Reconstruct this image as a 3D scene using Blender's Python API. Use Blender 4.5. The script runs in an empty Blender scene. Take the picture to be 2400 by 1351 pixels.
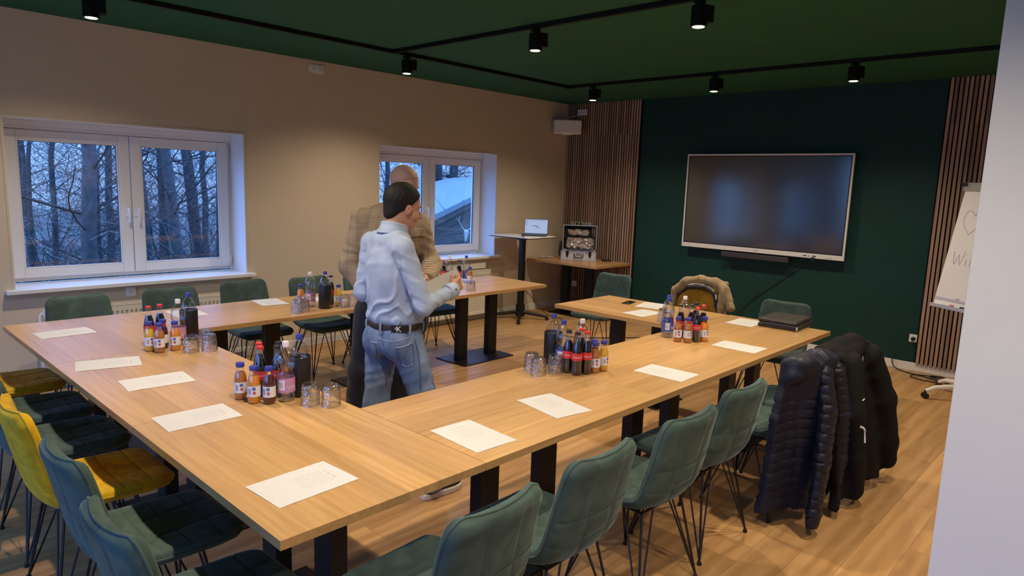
import bpy, math, random
import numpy as np
from mathutils import Vector, Matrix

# ---------------------------------------------------------------- camera, sky, exposure
scene = bpy.context.scene
COL = scene.collection
CAM_POS = (0.0, 0.0, 1.757)
YAW, PITCH, ROLL, FPX = math.radians(43.2287), math.radians(8.7184), math.radians(1.967), 1585.43
def _camera():
    fw = Vector((math.cos(PITCH)*math.cos(YAW), math.cos(PITCH)*math.sin(YAW), -math.sin(PITCH)))
    r = Vector((math.sin(YAW), -math.cos(YAW), 0.0)); u = r.cross(fw)
    c, s = math.cos(ROLL), math.sin(ROLL)
    R, U = c*r + s*u, -s*r + c*u
    m = Matrix(((R.x, U.x, -fw.x, CAM_POS[0]), (R.y, U.y, -fw.y, CAM_POS[1]), (R.z, U.z, -fw.z, CAM_POS[2]), (0, 0, 0, 1)))
    cd = bpy.data.cameras.new('camera'); cd.sensor_width = 36.0; cd.lens = FPX/2400*36.0; cd.clip_start = 0.02
    co = bpy.data.objects.new('camera', cd); COL.objects.link(co); co.matrix_world = m
    scene.camera = co
_camera()
SKY_STRENGTH = 1.0
SKY_HORIZON, SKY_MID, SKY_ZENITH = (0.35, 0.63, 1.30), (1.0, 2.4, 6.6), (1.15, 2.8, 7.6)
SPOT_WATT, SPOT_COLOR = 114.0, (1.0, 0.82, 0.60)
vs = scene.view_settings
vs.view_transform = 'Standard'; vs.look = 'None'; vs.gamma = 1.0; vs.use_curve_mapping = False
vs.exposure = 0.2
scene.cycles.transparent_max_bounces = 32; scene.cycles.sample_clamp_indirect = 6.0
def _world():
    w = bpy.data.worlds.new('dusk_sky'); scene.world = w; w.use_nodes = True
    nt = w.node_tree; nt.nodes.clear()
    out = nt.nodes.new('ShaderNodeOutputWorld'); bg = nt.nodes.new('ShaderNodeBackground')
    tc = nt.nodes.new('ShaderNodeTexCoord'); sp = nt.nodes.new('ShaderNodeSeparateXYZ'); rp = nt.nodes.new('ShaderNodeValToRGB')
    nt.links.new(tc.outputs['Generated'], sp.inputs[0]); nt.links.new(sp.outputs['Z'], rp.inputs[0])
    rp.color_ramp.elements[0].position = 0.0; rp.color_ramp.elements[0].color = (*SKY_HORIZON, 1)
    rp.color_ramp.elements[1].position = 1.0; rp.color_ramp.elements[1].color = (*SKY_ZENITH, 1)
    e = rp.color_ramp.elements.new(0.30); e.color = (*SKY_MID, 1)
    nt.links.new(rp.outputs[0], bg.inputs[0]); bg.inputs[1].default_value = SKY_STRENGTH
    nt.links.new(bg.outputs[0], out.inputs[0])
_world()

# ---------------------------------------------------------------- materials
MATS = {}
def nodes_of(name):
    m = bpy.data.materials.new(name); m.use_nodes = True
    nt = m.node_tree; b = nt.nodes['Principled BSDF']
    MATS[name] = m
    return m, nt, b
def N(nt, t, **kw):
    n = nt.nodes.new('ShaderNode' + t)
    for k, v in kw.items(): setattr(n, k, v)
    return n
def L(nt, a, b): nt.links.new(a, b)
def coords(nt, scale=(1, 1, 1), kind='Object', rnd=0.0):
    tc = N(nt, 'TexCoord'); mp = N(nt, 'Mapping'); mp.inputs['Scale'].default_value = scale
    if rnd:
        oi = N(nt, 'ObjectInfo'); mu = N(nt, 'Math', operation='MULTIPLY'); mu.inputs[1].default_value = rnd
        L(nt, oi.outputs['Random'], mu.inputs[0]); ad = N(nt, 'VectorMath', operation='ADD')
        L(nt, tc.outputs[kind], ad.inputs[0]); cb = N(nt, 'CombineXYZ')
        for i in range(3): L(nt, mu.outputs[0], cb.inputs[i])
        L(nt, cb.outputs[0], ad.inputs[1]); L(nt, ad.outputs[0], mp.inputs['Vector'])
    else:
        L(nt, tc.outputs[kind], mp.inputs['Vector'])
    return mp.outputs[0]
def bump(nt, b, src, strength=0.2, dist=0.002):
    bp = N(nt, 'Bump'); bp.inputs['Strength'].default_value = strength; bp.inputs['Distance'].default_value = dist
    L(nt, src, bp.inputs['Height']); L(nt, bp.outputs[0], b.inputs['Normal'])
def simple(name, col, rough=0.5, metal=0.0, var=0.0, vscale=30, bmp=0.0, bscale=None, spec=0.5, sheen=0.0, emit=None, bdist=0.002):
    m, nt, b = nodes_of(name)
    b.inputs['Base Color'].default_value = (*col, 1); b.inputs['Roughness'].default_value = rough
    b.inputs['Metallic'].default_value = metal; b.inputs['Specular IOR Level'].default_value = spec
    if sheen:
        b.inputs['Sheen Weight'].default_value = sheen; b.inputs['Sheen Roughness'].default_value = 0.35
        b.inputs['Sheen Tint'].default_value = (min(1, col[0]*5+.25), min(1, col[1]*5+.25), min(1, col[2]*5+.25), 1)
    if emit: b.inputs['Emission Color'].default_value = (*emit[0], 1); b.inputs['Emission Strength'].default_value = emit[1]
    if var or bmp:
        v = coords(nt)
        nz = N(nt, 'TexNoise'); nz.inputs['Scale'].default_value = vscale; nz.inputs['Detail'].default_value = 5
        L(nt, v, nz.inputs['Vector'])
        if var:
            mx = N(nt, 'MixRGB', blend_type='MULTIPLY'); mx.inputs['Color1'].default_value = (*col, 1)
            rp = N(nt, 'MapRange'); rp.inputs['From Min'].default_value = .3; rp.inputs['From Max'].default_value = .7
            rp.inputs['To Min'].default_value = 1-var; rp.inputs['To Max'].default_value = 1+var
            L(nt, nz.outputs['Fac'], rp.inputs['Value'])
            mx.inputs['Fac'].default_value = 1; L(nt, rp.outputs[0], mx.inputs['Color2']); L(nt, mx.outputs[0], b.inputs['Base Color'])
        if bmp:
            src = nz.outputs['Fac']
            if bscale:
                n2 = N(nt, 'TexNoise'); n2.inputs['Scale'].default_value = bscale; n2.inputs['Detail'].default_value = 3
                L(nt, v, n2.inputs['Vector']); src = n2.outputs['Fac']
            bump(nt, b, src, bmp, bdist)
    return m
def wood(name, c1, c2, axis=0, rough=0.35, stretch=14.0, scale=2.2, tint=0.18, rnd=37.0, gloss=0.4, fine=0.25, bmp=0.08):
    """long grain along a local axis; tint varies from piece to piece"""
    m, nt, b = nodes_of(name)
    sc = [scale*stretch]*3; sc[axis] = scale
    v = coords(nt, tuple(sc), rnd=rnd)
    n1 = N(nt, 'TexNoise'); n1.inputs['Scale'].default_value = 1.0; n1.inputs['Detail'].default_value = 6; n1.inputs['Distortion'].default_value = 0.8
    L(nt, v, n1.inputs['Vector'])
    wv = N(nt, 'TexWave', wave_type='RINGS', rings_direction='XYZ'[axis]); wv.inputs['Scale'].default_value = 0.35; wv.inputs['Distortion'].default_value = 7; wv.inputs['Detail'].default_value = 3; wv.inputs['Detail Scale'].default_value = 1.2
    L(nt, v, wv.inputs['Vector'])
    mf = N(nt, 'Math', operation='MULTIPLY_ADD'); mf.inputs[1].default_value = fine; L(nt, wv.outputs['Fac'], mf.inputs[0]); L(nt, n1.outputs['Fac'], mf.inputs[2])
    rp = N(nt, 'ValToRGB'); rp.color_ramp.elements[0].position = 0.32; rp.color_ramp.elements[0].color = (*c2, 1)
    rp.color_ramp.elements[1].position = 0.78; rp.color_ramp.elements[1].color = (*c1, 1)
    L(nt, mf.outputs[0], rp.inputs[0])
    oi = N(nt, 'ObjectInfo'); mr = N(nt, 'MapRange'); mr.inputs['To Min'].default_value = 1-tint; mr.inputs['To Max'].default_value = 1+tint*.6
    L(nt, oi.outputs['Random'], mr.inputs['Value'])
    mx = N(nt, 'MixRGB', blend_type='MULTIPLY'); mx.inputs['Fac'].default_value = 1
    L(nt, rp.outputs[0], mx.inputs['Color1']); L(nt, mr.outputs[0], mx.inputs['Color2']); L(nt, mx.outputs[0], b.inputs['Base Color'])
    b.inputs['Roughness'].default_value = rough; b.inputs['Specular IOR Level'].default_value = gloss
    bump(nt, b, n1.outputs['Fac'], bmp, 0.002)
    return m
def thin_clear(name, tint=(1, 1, 1), refl=0.8, rough=0.02, power=4.0, bmp=0, bscale=60, base=0.04):
    """thin clear sheet: see-through with a Fresnel reflection"""
    m = bpy.data.materials.new(name); m.use_nodes = True; MATS[name] = m
    nt = m.node_tree; nt.nodes.clear()
    out = N(nt, 'OutputMaterial'); mix = N(nt, 'MixShader'); tr = N(nt, 'BsdfTransparent'); gl = N(nt, 'BsdfGlossy'); fr = N(nt, 'LayerWeight')
    tr.inputs[0].default_value = (*tint, 1); gl.inputs['Roughness'].default_value = rough; fr.inputs['Blend'].default_value = .5
    pw = N(nt, 'Math', operation='POWER'); pw.inputs[1].default_value = power; L(nt, fr.outputs['Facing'], pw.inputs[0])
    mu = N(nt, 'Math', operation='MULTIPLY_ADD'); mu.inputs[1].default_value = refl; mu.inputs[2].default_value = base; mu.use_clamp = True
    L(nt, pw.outputs[0], mu.inputs[0]); L(nt, mu.outputs[0], mix.inputs[0]); L(nt, tr.outputs[0], mix.inputs[1]); L(nt, gl.outputs[0], mix.inputs[2])
    if bmp:
        v = coords(nt); nz = N(nt, 'TexVoronoi'); nz.inputs['Scale'].default_value = bscale; L(nt, v, nz.inputs['Vector'])
        bp = N(nt, 'Bump'); bp.inputs['Strength'].default_value = bmp; bp.inputs['Distance'].default_value = .004
        L(nt, nz.outputs['Distance'], bp.inputs['Height']); L(nt, bp.outputs[0], gl.inputs['Normal']); L(nt, bp.outputs[0], fr.inputs['Normal'])
    L(nt, mix.outputs[0], out.inputs[0])
    return m

simple('wall_paint', (0.62, 0.52, 0.39), 0.85, var=.02, vscale=3, bmp=.12, bscale=140, spec=.2)
simple('white_wall', (0.60, 0.615, 0.63), 0.85, var=.02, vscale=3, bmp=.2, bscale=14, spec=.2, bdist=.004)
simple('ceiling_green', (0.021, 0.105, 0.058), 0.8, var=.05, vscale=2, spec=.2)
simple('wall_green', (0.003, 0.036, 0.029), 0.6, var=.06, vscale=4, bmp=.1, bscale=150, spec=.3)
simple('white_plastic', (0.78, 0.77, 0.76), 0.35)
simple('white_trim', (0.72, 0.70, 0.67), 0.45)
simple('felt_black', (0.008, 0.006, 0.006), 0.95, spec=.1)
simple('black_metal', (0.012, 0.012, 0.014), 0.42, metal=.3)
simple('black_plastic', (0.012, 0.012, 0.013), 0.4)
simple('track_black', (0.004, 0.004, 0.004), 0.6, spec=.2)
simple('radiator', (0.72, 0.67, 0.56), 0.4)
simple('gasket', (0.015, 0.015, 0.02), 0.6)
simple('chrome', (0.7, 0.7, 0.7), 0.2, metal=1)
simple('alu', (0.62, 0.61, 0.60), 0.35, metal=.7, var=.05)
wood('oak_top', (0.57, 0.345, 0.145), (0.44, 0.248, 0.090), axis=0, rough=.30, tint=.14, gloss=.5, scale=2.2, stretch=17, fine=.10)
wood('oak_floor', (0.52, 0.30, 0.125), (0.36, 0.19, 0.072), axis=0, rough=.36, tint=.20, scale=1.7, stretch=8, gloss=.4)
wood('slat_wood', (0.40, 0.26, 0.175), (0.24, 0.145, 0.095), axis=2, rough=.55, tint=.32, scale=1.5, stretch=18, gloss=.3)
wood('brown_top', (0.46, 0.235, 0.095), (0.30, 0.14, 0.055), axis=0, rough=.3, tint=.1)
wood('shed_wood', (0.10, 0.085, 0.075), (0.045, 0.038, 0.035), axis=0, rough=.9, tint=.4, gloss=.1)

# ---------------------------------------------------------------- geometry helpers
class Geo:
    def __init__(s): s.v = []; s.f = []
    def add(s, v, f):
        o = len(s.v); s.v += [tuple(p) for p in v]; s.f += [tuple(i+o for i in q) for q in f]; return s
    def box(s, x0, y0, z0, x1, y1, z1):
        v = [(x0,y0,z0),(x1,y0,z0),(x1,y1,z0),(x0,y1,z0),(x0,y0,z1),(x1,y0,z1),(x1,y1,z1),(x0,y1,z1)]
        return s.add(v, [(0,3,2,1),(4,5,6,7),(0,1,5,4),(1,2,6,5),(2,3,7,6),(3,0,4,7)])
    def obox(s, c, size, m):
        """box centred at c with 3x3 matrix m (columns = axes)"""
        c = Vector(c); hx, hy, hz = (q/2 for q in size); v = []
        for z in (-hz, hz):
            for x, y in ((-hx,-hy),(hx,-hy),(hx,hy),(-hx,hy)): v.append(c + m @ Vector((x, y, z)))
        return s.add(v, [(0,3,2,1),(4,5,6,7),(0,1,5,4),(1,2,6,5),(2,3,7,6),(3,0,4,7)])
    def tube(s, pts, r, n=8, cap=True):
        pts = [Vector(p) for p in pts]; k = len(pts)
        rs = r if isinstance(r, (list, tuple)) else [r]*k
        v = []; f = []; ref = None
        for i, p in enumerate(pts):
            t = (pts[min(i+1, k-1)] - pts[max(i-1, 0)]).normalized()
            if ref is None: ref = Vector((0, 0, 1)) if abs(t.z) < .9 else Vector((1, 0, 0))
            a = (ref - t*ref.dot(t))
            if a.length < 1e-4: a = t.orthogonal()
            a.normalize(); b = t.cross(a); ref = a
            for j in range(n):
                th = 2*math.pi*j/n; v.append(p + (a*math.cos(th) + b*math.sin(th))*rs[i])
        for i in range(k-1):
            for j in range(n):
                j2 = (j+1) % n; f.append((i*n+j, i*n+j2, (i+1)*n+j2, (i+1)*n+j))
        if cap: f.append(tuple(range(n-1, -1, -1))); f.append(tuple((k-1)*n+j for j in range(n)))
        return s.add(v, f)
    def lathe(s, prof, n=24, c=(0, 0, 0), a0=0, a1=2*math.pi, cap=True):
        full = abs(a1-a0-2*math.pi) < 1e-6; m = n if full else n+1
        v = []; f = []
        for r, z in prof:
            for j in range(m):
                t = a0 + (a1-a0)*j/n; v.append((c[0]+r*math.cos(t), c[1]+r*math.sin(t), c[2]+z))
        for i in range(len(prof)-1):
            for j in range(n):
                j2 = (j+1) % m; f.append((i*m+j, i*m+j2, (i+1)*m+j2, (i+1)*m+j))
        if cap and full:
            if prof[0][0] > 1e-5: f.append(tuple(range(m-1, -1, -1)))
            if prof[-1][0] > 1e-5: f.append(tuple((len(prof)-1)*m+j for j in range(m)))
        return s.add(v, f)
    def cyl(s, p0, p1, r, n=16): return s.tube([p0, p1], r, n)
    def prism(s, poly, z0, z1):
        k = len(poly); v = [(x, y, z0) for x, y in poly] + [(x, y, z1) for x, y in poly]
        f = [tuple(range(k-1, -1, -1)), tuple(range(k, 2*k))] + [(i, (i+1) % k, k+(i+1) % k, k+i) for i in range(k)]
        return s.add(v, f)
    def mesh(s, name, smooth=None):
        me = bpy.data.meshes.new(name); me.from_pydata(s.v, [], s.f); me.update()
        if smooth is not None:
            me.polygons.foreach_set('use_smooth', [True]*len(me.polygons)); me.set_sharp_from_angle(angle=math.radians(smooth))
        return me
def M(n): return MATS[n] if isinstance(n, str) else n
def ob(name, geo, mat, parent=None, smooth=None, bevel=0, seg=2, loc=None, rot=None):
    me = geo if isinstance(geo, bpy.types.Mesh) else geo.mesh(name, smooth)
    if mat and not me.materials: me.materials.append(M(mat))
    o = bpy.data.objects.new(name, me); COL.objects.link(o)
    if parent: o.parent = parent
    if loc: o.location = loc
    if rot: o.rotation_euler = rot
    if bevel:
        bv = o.modifiers.new('edges', 'BEVEL'); bv.width = bevel; bv.segments = seg; bv.limit_method = 'ANGLE'; bv.angle_limit = math.radians(40)
    return o
def tag(o, label=None, cat=None, group=None, kind=None):
    if label: o['label'] = label
    if cat: o['category'] = cat
    if group: o['group'] = group
    if kind: o['kind'] = kind
    return o
def thing(name, label, cat, loc=(0, 0, 0), rz=0.0, group=None, kind=None):
    o = bpy.data.objects.new(name, None); COL.objects.link(o); o.empty_display_size = .1
    o.location = loc; o.rotation_euler = (0, 0, rz)
    return tag(o, label, cat, group, kind)
def copy_tree(o, parent=None):
    c = o.copy(); COL.objects.link(c)
    if parent: c.parent = parent
    for ch in list(o.children): copy_tree(ch, c)
    return c
def struct(name, geo, mat, parent=None, smooth=None, bevel=0):
    o = ob(name, geo, mat, parent, smooth, bevel)
    if not parent: o['kind'] = 'structure'
    return o
def catmull(pts, n):
    P = [np.array(p, float) for p in pts]; P = [2*P[0]-P[1]] + P + [2*P[-1]-P[-2]]; out = []
    k = len(P)-3
    for i in range(n):
        t = i/(n-1)*k; j = min(int(t), k-1); u = t-j; a, b, c, d = P[j:j+4]
        out.append(.5*((2*b) + (-a+c)*u + (2*a-5*b+4*c-d)*u*u + (-a+3*b-3*c+d)*u**3))
    return out

# implicit surfaces: distance fields on a grid, meshed with surface nets
def smin(a, b, k):
    h = np.clip(.5 + .5*(b-a)/k, 0, 1); return b*(1-h) + a*h - k*h*(1-h)
def d_cone(P, a, b, r0, r1):
    a = np.array(a, np.float32); b = np.array(b, np.float32); ab = b-a
    t = np.clip(((P-a) @ ab)/max(float(ab @ ab), 1e-9), 0, 1)
    return np.linalg.norm(P - a - t[..., None]*ab, axis=-1) - (r0 + (r1-r0)*t)
def d_ell(P, c, r, m=None):
    q = P - np.array(c, np.float32)
    if m is not None: q = q @ np.array(m, np.float32)
    r = np.array(r, np.float32); k0 = np.linalg.norm(q/r, axis=-1); k1 = np.linalg.norm(q/(r*r), axis=-1)
    return k0*(k0-1)/np.maximum(k1, 1e-6)
def d_box(P, c, h, rad=0.0, m=None):
    q = P - np.array(c, np.float32)
    if m is not None: q = q @ np.array(m, np.float32)
    q = np.abs(q) - (np.array(h, np.float32)-rad)
    return np.linalg.norm(np.maximum(q, 0), axis=-1) + np.minimum(q.max(-1), 0) - rad
def rotm(rx=0, ry=0, rz=0):
    return np.array(Matrix.Rotation(rz, 3, 'Z') @ Matrix.Rotation(ry, 3, 'Y') @ Matrix.Rotation(rx, 3, 'X'))
def sdf_mesh(name, fn, lo, hi, h):
    lo = np.array(lo, np.float32); hi = np.array(hi, np.float32)
    n = np.ceil((hi-lo)/h).astype(int) + 1
    ax = [lo[i] + h*np.arange(n[i], dtype=np.float32) for i in range(3)]
    P = np.stack(np.meshgrid(*ax, indexing='ij'), -1)
    V = np.empty(P.shape[:3], np.float32)
    for i in range(0, n[0], 24): V[i:i+24] = fn(P[i:i+24])
    V[0], V[-1], V[:, 0], V[:, -1], V[:, :, 0], V[:, :, -1] = (1.0,)*6
    S = V < 0
    c = np.stack([S[dx:n[0]-1+dx, dy:n[1]-1+dy, dz:n[2]-1+dz] for dx in (0, 1) for dy in (0, 1) for dz in (0, 1)])
    cnt = c.sum(0); act = (cnt > 0) & (cnt < 8)
    ci = np.argwhere(act); idx = -np.ones(act.shape, np.int64); idx[act] = np.arange(len(ci))
    acc = np.zeros((len(ci), 3)); num = np.zeros(len(ci))
    offs = np.array([(a, b, d) for a in (0, 1) for b in (0, 1) for d in (0, 1)])
    for e0 in range(8):
        for e1 in range(e0+1, 8):
            if np.abs(offs[e0]-offs[e1]).sum() != 1: continue
            a = ci + offs[e0]; b = ci + offs[e1]
            va = V[a[:, 0], a[:, 1], a[:, 2]]; vb = V[b[:, 0], b[:, 1], b[:, 2]]
            w = (va < 0) != (vb < 0)
            t = np.where(w, va/np.where(w, va-vb, 1), 0)
            acc[w] += (a + t[:, None]*(offs[e1]-offs[e0]))[w]; num[w] += 1
    verts = lo + h*acc/num[:, None]
    faces = []
    for d in range(3):
        sl0 = [slice(None)]*3; sl1 = [slice(None)]*3; sl0[d] = slice(0, -1); sl1[d] = slice(1, None)
        s0, s1 = S[tuple(sl0)], S[tuple(sl1)]
        E = np.argwhere(s0 != s1); e1, e2 = (d+1) % 3, (d+2) % 3
        E = E[(E[:, e1] > 0) & (E[:, e2] > 0) & (E[:, e1] < n[e1]-1) & (E[:, e2] < n[e2]-1)]
        flip = s0[E[:, 0], E[:, 1], E[:, 2]]
        q = []
        for o1, o2 in ((-1, -1), (0, -1), (0, 0), (-1, 0)):
            k = E.copy(); k[:, e1] += o1; k[:, e2] += o2; q.append(idx[k[:, 0], k[:, 1], k[:, 2]])
        q = np.stack(q, 1); q[~flip] = q[~flip][:, ::-1]; faces.append(q)
    F = np.concatenate(faces); F = F[(F >= 0).all(1)]
    me = bpy.data.meshes.new(name)
    me.vertices.add(len(verts)); me.vertices.foreach_set('co', verts.astype(np.float32).ravel())
    me.loops.add(F.size); me.loops.foreach_set('vertex_index', F.ravel().astype(np.int32))
    me.polygons.add(len(F)); me.polygons.foreach_set('loop_start', np.arange(0, F.size, 4, dtype=np.int32))
    me.update(calc_edges=True); me.validate()
    me.polygons.foreach_set('use_smooth', [True]*len(me.polygons))
    return me
def wav(P, f, seed=0):
    """cheap smooth 3-D ripple for cloth folds"""
    r = np.random.RandomState(seed); out = 0
    for i in range(4):
        k = r.normal(size=3)*f*(1+.5*i); out = out + np.sin(P @ k.astype(np.float32) + r.rand()*6.28)/(1+.6*i)
    return out*.45
# ================================================================ ROOM SHELL
WX, WY, H = 7.79, 6.31, 2.915          # back wall (screen), left wall (windows), ceiling height
XB, YR = -3.2, -1.6                     # walls behind and to the right of the camera
WIN_W, WIN_Z0, WIN_Z1 = 1.85, 0.82, 2.139
WIN_X = [1.115, 4.495, -2.265]
FRAME_Y = 6.60

thin_clear('window_glass', tint=(.96, .98, .98), refl=.7, rough=.0, base=.05)
def build_shell():
    fl = struct('floor', Geo().box(XB, YR, -.12, WX, WY, -.002), 'oak_floor')
    rnd = random.Random(4)
    pw, pl = .185, 1.22
    mesh = Geo().box(-pl/2+.0008, -pw/2+.0008, -.002, pl/2-.0008, pw/2-.0008, 0).mesh('plank')
    y = .882 - 4*pw + pw/2; row = 0
    while y < WY - .02:
        off = [3.34, 3.34-.42, 3.34-.81, 3.34-.2, 3.34-.61][row % 5] + rnd.uniform(-.06, .06)
        x = off - 4*pl + pl/2
        while x < WX:
            a, b = max(x-pl/2, -1.3), min(x+pl/2, WX); c, d = y-pw/2, min(y+pw/2, WY)
            if b-a > .05 and not (x < .5 and y < 1.2):
                if b-a < pl-.01 or d-c < pw-.01:
                    g = Geo().box(-(b-a)/2+.0008, -(d-c)/2+.0008, -.002, (b-a)/2-.0008, (d-c)/2-.0008, 0)
                    ob('plank', g, 'oak_floor', fl, loc=((a+b)/2, (c+d)/2, 0))
                else: ob('plank', mesh, 'oak_floor', fl, loc=(x, y, 0))
            x += pl
        y += pw; row += 1
    struct('ceiling', Geo().box(XB, YR, H, WX, WY, H+.15), 'ceiling_green')
    g = Geo(); edges = sorted((x, x+WIN_W) for x in WIN_X); cur = XB
    for a, b in edges:
        g.box(cur, WY, 0, a, WY+.36, H); g.box(a, WY, 0, b, WY+.36, WIN_Z0); g.box(a, WY, WIN_Z1, b, WY+.36, H); cur = b
    g.box(cur, WY, 0, WX, WY+.36, H)
    struct('wall_left', g, 'wall_paint')
    struct('wall_back', Geo().box(WX, YR, 0, WX+.2, WY+.36, H), 'wall_green')
    struct('wall_right', Geo().box(XB, YR-.2, 0, WX+.2, YR, H), 'wall_paint')
    fy0, fy1, fz0, fz1 = -1.2, 5.9, .2, 2.75
    struct('wall_front', Geo().box(XB-.3, YR-.2, 0, XB, fy0, H).box(XB-.3, fy1, 0, XB, WY+.36, H).box(XB-.3, fy0, 0, XB, fy1, fz0).box(XB-.3, fy0, fz1, XB, fy1, H), 'wall_paint')
    wf = bpy.data.objects.new('window_4', None); COL.objects.link(wf); wf['kind'] = 'structure'; n = 5; w = (fy1-fy0)/n  # unseen glass front, added and widened to bring in more blue daylight
    for i in range(n+1): yy = min(max(fy0+w*i-.03, fy0), fy1-.06); ob('mullion', Geo().box(XB-.2, yy, fz0, XB-.12, yy+.06, fz1), 'white_plastic', wf)
    for zz in (fz0, fz1-.06): ob('rail', Geo().box(XB-.2, fy0, zz, XB-.12, fy1, zz+.06), 'white_plastic', wf)
    for i in range(n): ob('pane', Geo().box(XB-.17, fy0+w*i+.03, fz0+.06, XB-.166, fy0+w*(i+1)-.03, fz1-.06), 'window_glass', wf)
    ld = bpy.data.lights.new('window_portal', 'AREA'); ld.shape = 'RECTANGLE'; ld.size = fy1-fy0; ld.size_y = fz1-fz0; ld.cycles.is_portal = True
    lo = bpy.data.objects.new('window_portal', ld); COL.objects.link(lo); lo.parent = wf; lo.location = (XB-.32, (fy0+fy1)/2, (fz0+fz1)/2); lo.rotation_euler = (math.pi/2, 0, -math.pi/2)
    struct('wall_partition', Geo().box(2.40, YR, 0, 2.58, .385, H), 'white_wall', bevel=.003)
    # baseboards
    prof = lambda g, p0, p1, nx, ny: g
    def board(name, x0, y0, x1, y1): struct(name, Geo().box(x0, y0, 0, x1, y1, .085), 'white_trim', bevel=.004)
    board('baseboard_back', WX-.018, YR, WX, WY-.0)
    board('baseboard_left', XB, WY-.016, WX-.02, WY)
    board('baseboard_partition', 2.385, YR, 2.40, .385)
build_shell()

def build_window(n, x0):
    x1 = x0+WIN_W; z0, z1 = WIN_Z0, WIN_Z1; mid = (x0+x1)/2+.02; t = .008; fy = FRAME_Y
    w = bpy.data.objects.new('window_%d' % n, None); COL.objects.link(w); w['kind'] = 'structure'
    # white lined reveals
    g = Geo().box(x0, WY-.002, z0, x0+t, fy+.01, z1); ob('reveal', g, 'white_plastic', w)
    g = Geo().box(x1-t, WY-.002, z0, x1, fy+.01, z1); ob('reveal', g, 'white_plastic', w)
    g = Geo().box(x0+t, WY-.002, z1-t, x1-t, fy+.01, z1); ob('reveal', g, 'white_plastic', w)
    # edge bead around the opening
    g = Geo().box(x0-.012, WY-.006, z0, x0+.004, WY, z1+.012).box(x1-.004, WY-.006, z0, x1+.012, WY, z1+.012).box(x0+.004, WY-.006, z1-.004, x1-.004, WY, z1+.012)
    ob('bead', g, 'wall_paint', w)
    # fixed frame
    fa, fb = x0+t, x1-t; fz0, fz1 = z0+.02, z1-t
    g = Geo().box(fa, fy, fz0, fa+.05, fy+.07, fz1).box(fb-.05, fy, fz0, fb, fy+.07, fz1)
    g.box(fa+.05, fy, fz0, fb-.05, fy+.07, fz0+.045).box(fa+.05, fy, fz1-.085, fb-.05, fy+.07, fz1)
    ob('frame', g, 'white_plastic', w, bevel=.004)
    # stepped head casing
    ob('head_casing', Geo().box(fa, fy-.03, fz1-.045, fb, fy, fz1).box(fa, fy-.015, fz1-.07, fb, fy, fz1-.045), 'white_plastic', w, bevel=.003)
    sz0, sz1 = fz0+.03, fz1-.075
    for k, (a, b) in enumerate(((fa+.035, mid-.004), (mid+.004, fb-.035))):
        st = .085; y0, y1 = fy-.022, fy+.05
        g = Geo().box(a, y0, sz0, a+st, y1, sz1).box(b-st, y0, sz0, b, y1, sz1).box(a+st, y0, sz0, b-st, y1, sz0+st-.012).box(a+st, y0, sz1-st+.012, b-st, y1, sz1)
        s = ob('sash', g, 'white_plastic', w, bevel=.005)
        ga, gb, gz0, gz1 = a+st, b-st, sz0+st-.012, sz1-st+.012
        # glazing bead + gasket
        q = .014; g = Geo().box(ga, y0+.008, gz0, ga+q, y0+.03, gz1).box(gb-q, y0+.008, gz0, gb, y0+.03, gz1).box(ga+q, y0+.008, gz0, gb-q, y0+.03, gz0+q).box(ga+q, y0+.008, gz1-q, gb-q, y0+.03, gz1)
        ob('glazing_bead', g, 'white_plastic', s, bevel=.004)
        q2 = .017; g = Geo()
        for (p0, p1, r0, r1) in ((ga+q, ga+q2, gz0+q, gz1-q), (gb-q2, gb-q, gz0+q, gz1-q)): g.box(p0, y0+.016, r0, p1, y0+.03, r1)
        for (r0, r1) in ((gz0+q, gz0+q2), (gz1-q2, gz1-q)): g.box(ga+q2, y0+.016, r0, gb-q2, y0+.03, r1)
        ob('gasket', g, 'gasket', s)
        ob('pane', Geo().box(ga+.004, y0+.024, gz0+.004, gb-.004, y0+.027, gz1-.004), 'window_glass', s)
        hx = (b-st*.42) if k == 0 else (a+st*.42); hz = 1.43
        g = Geo().box(hx-.014, y0-.012, hz-.07, hx+.014, y0, hz+.03)
        g.tube([(hx, y0-.01, hz), (hx, y0-.045, hz), (hx, y0-.055, hz-.02), (hx, y0-.052, hz-.12)], [.009, .009, .010, .008], 10)
        ob('handle', g, 'white_plastic', s, smooth=50)
        for hz2 in (sz0+.03, sz1-.1):
            hx2 = a-.008 if k == 0 else b-.002
            ob('hinge', Geo().box(hx2, y0-.01, hz2, hx2+.012, y0+.01, hz2+.07), 'white_trim', s)
    # inside sill board
    ob('sill', Geo().box(x0-.06, WY-.075, z0-.028, x1+.06, WY, z0+.004).box(x0+.0, WY, z0-.02, x1, fy+.02, z0+.004), 'white_plastic', w, bevel=.004)
    ld = bpy.data.lights.new('window_portal', 'AREA'); ld.shape = 'RECTANGLE'; ld.size = WIN_W; ld.size_y = z1-z0; ld.cycles.is_portal = True
    lo = bpy.data.objects.new('window_portal', ld); COL.objects.link(lo); lo.parent = w
    lo.location = ((x0+x1)/2, fy+.12, (z0+z1)/2); lo.rotation_euler = (-math.pi/2, 0, 0)
for i, x in enumerate(WIN_X): build_window(i+1, x)

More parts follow.
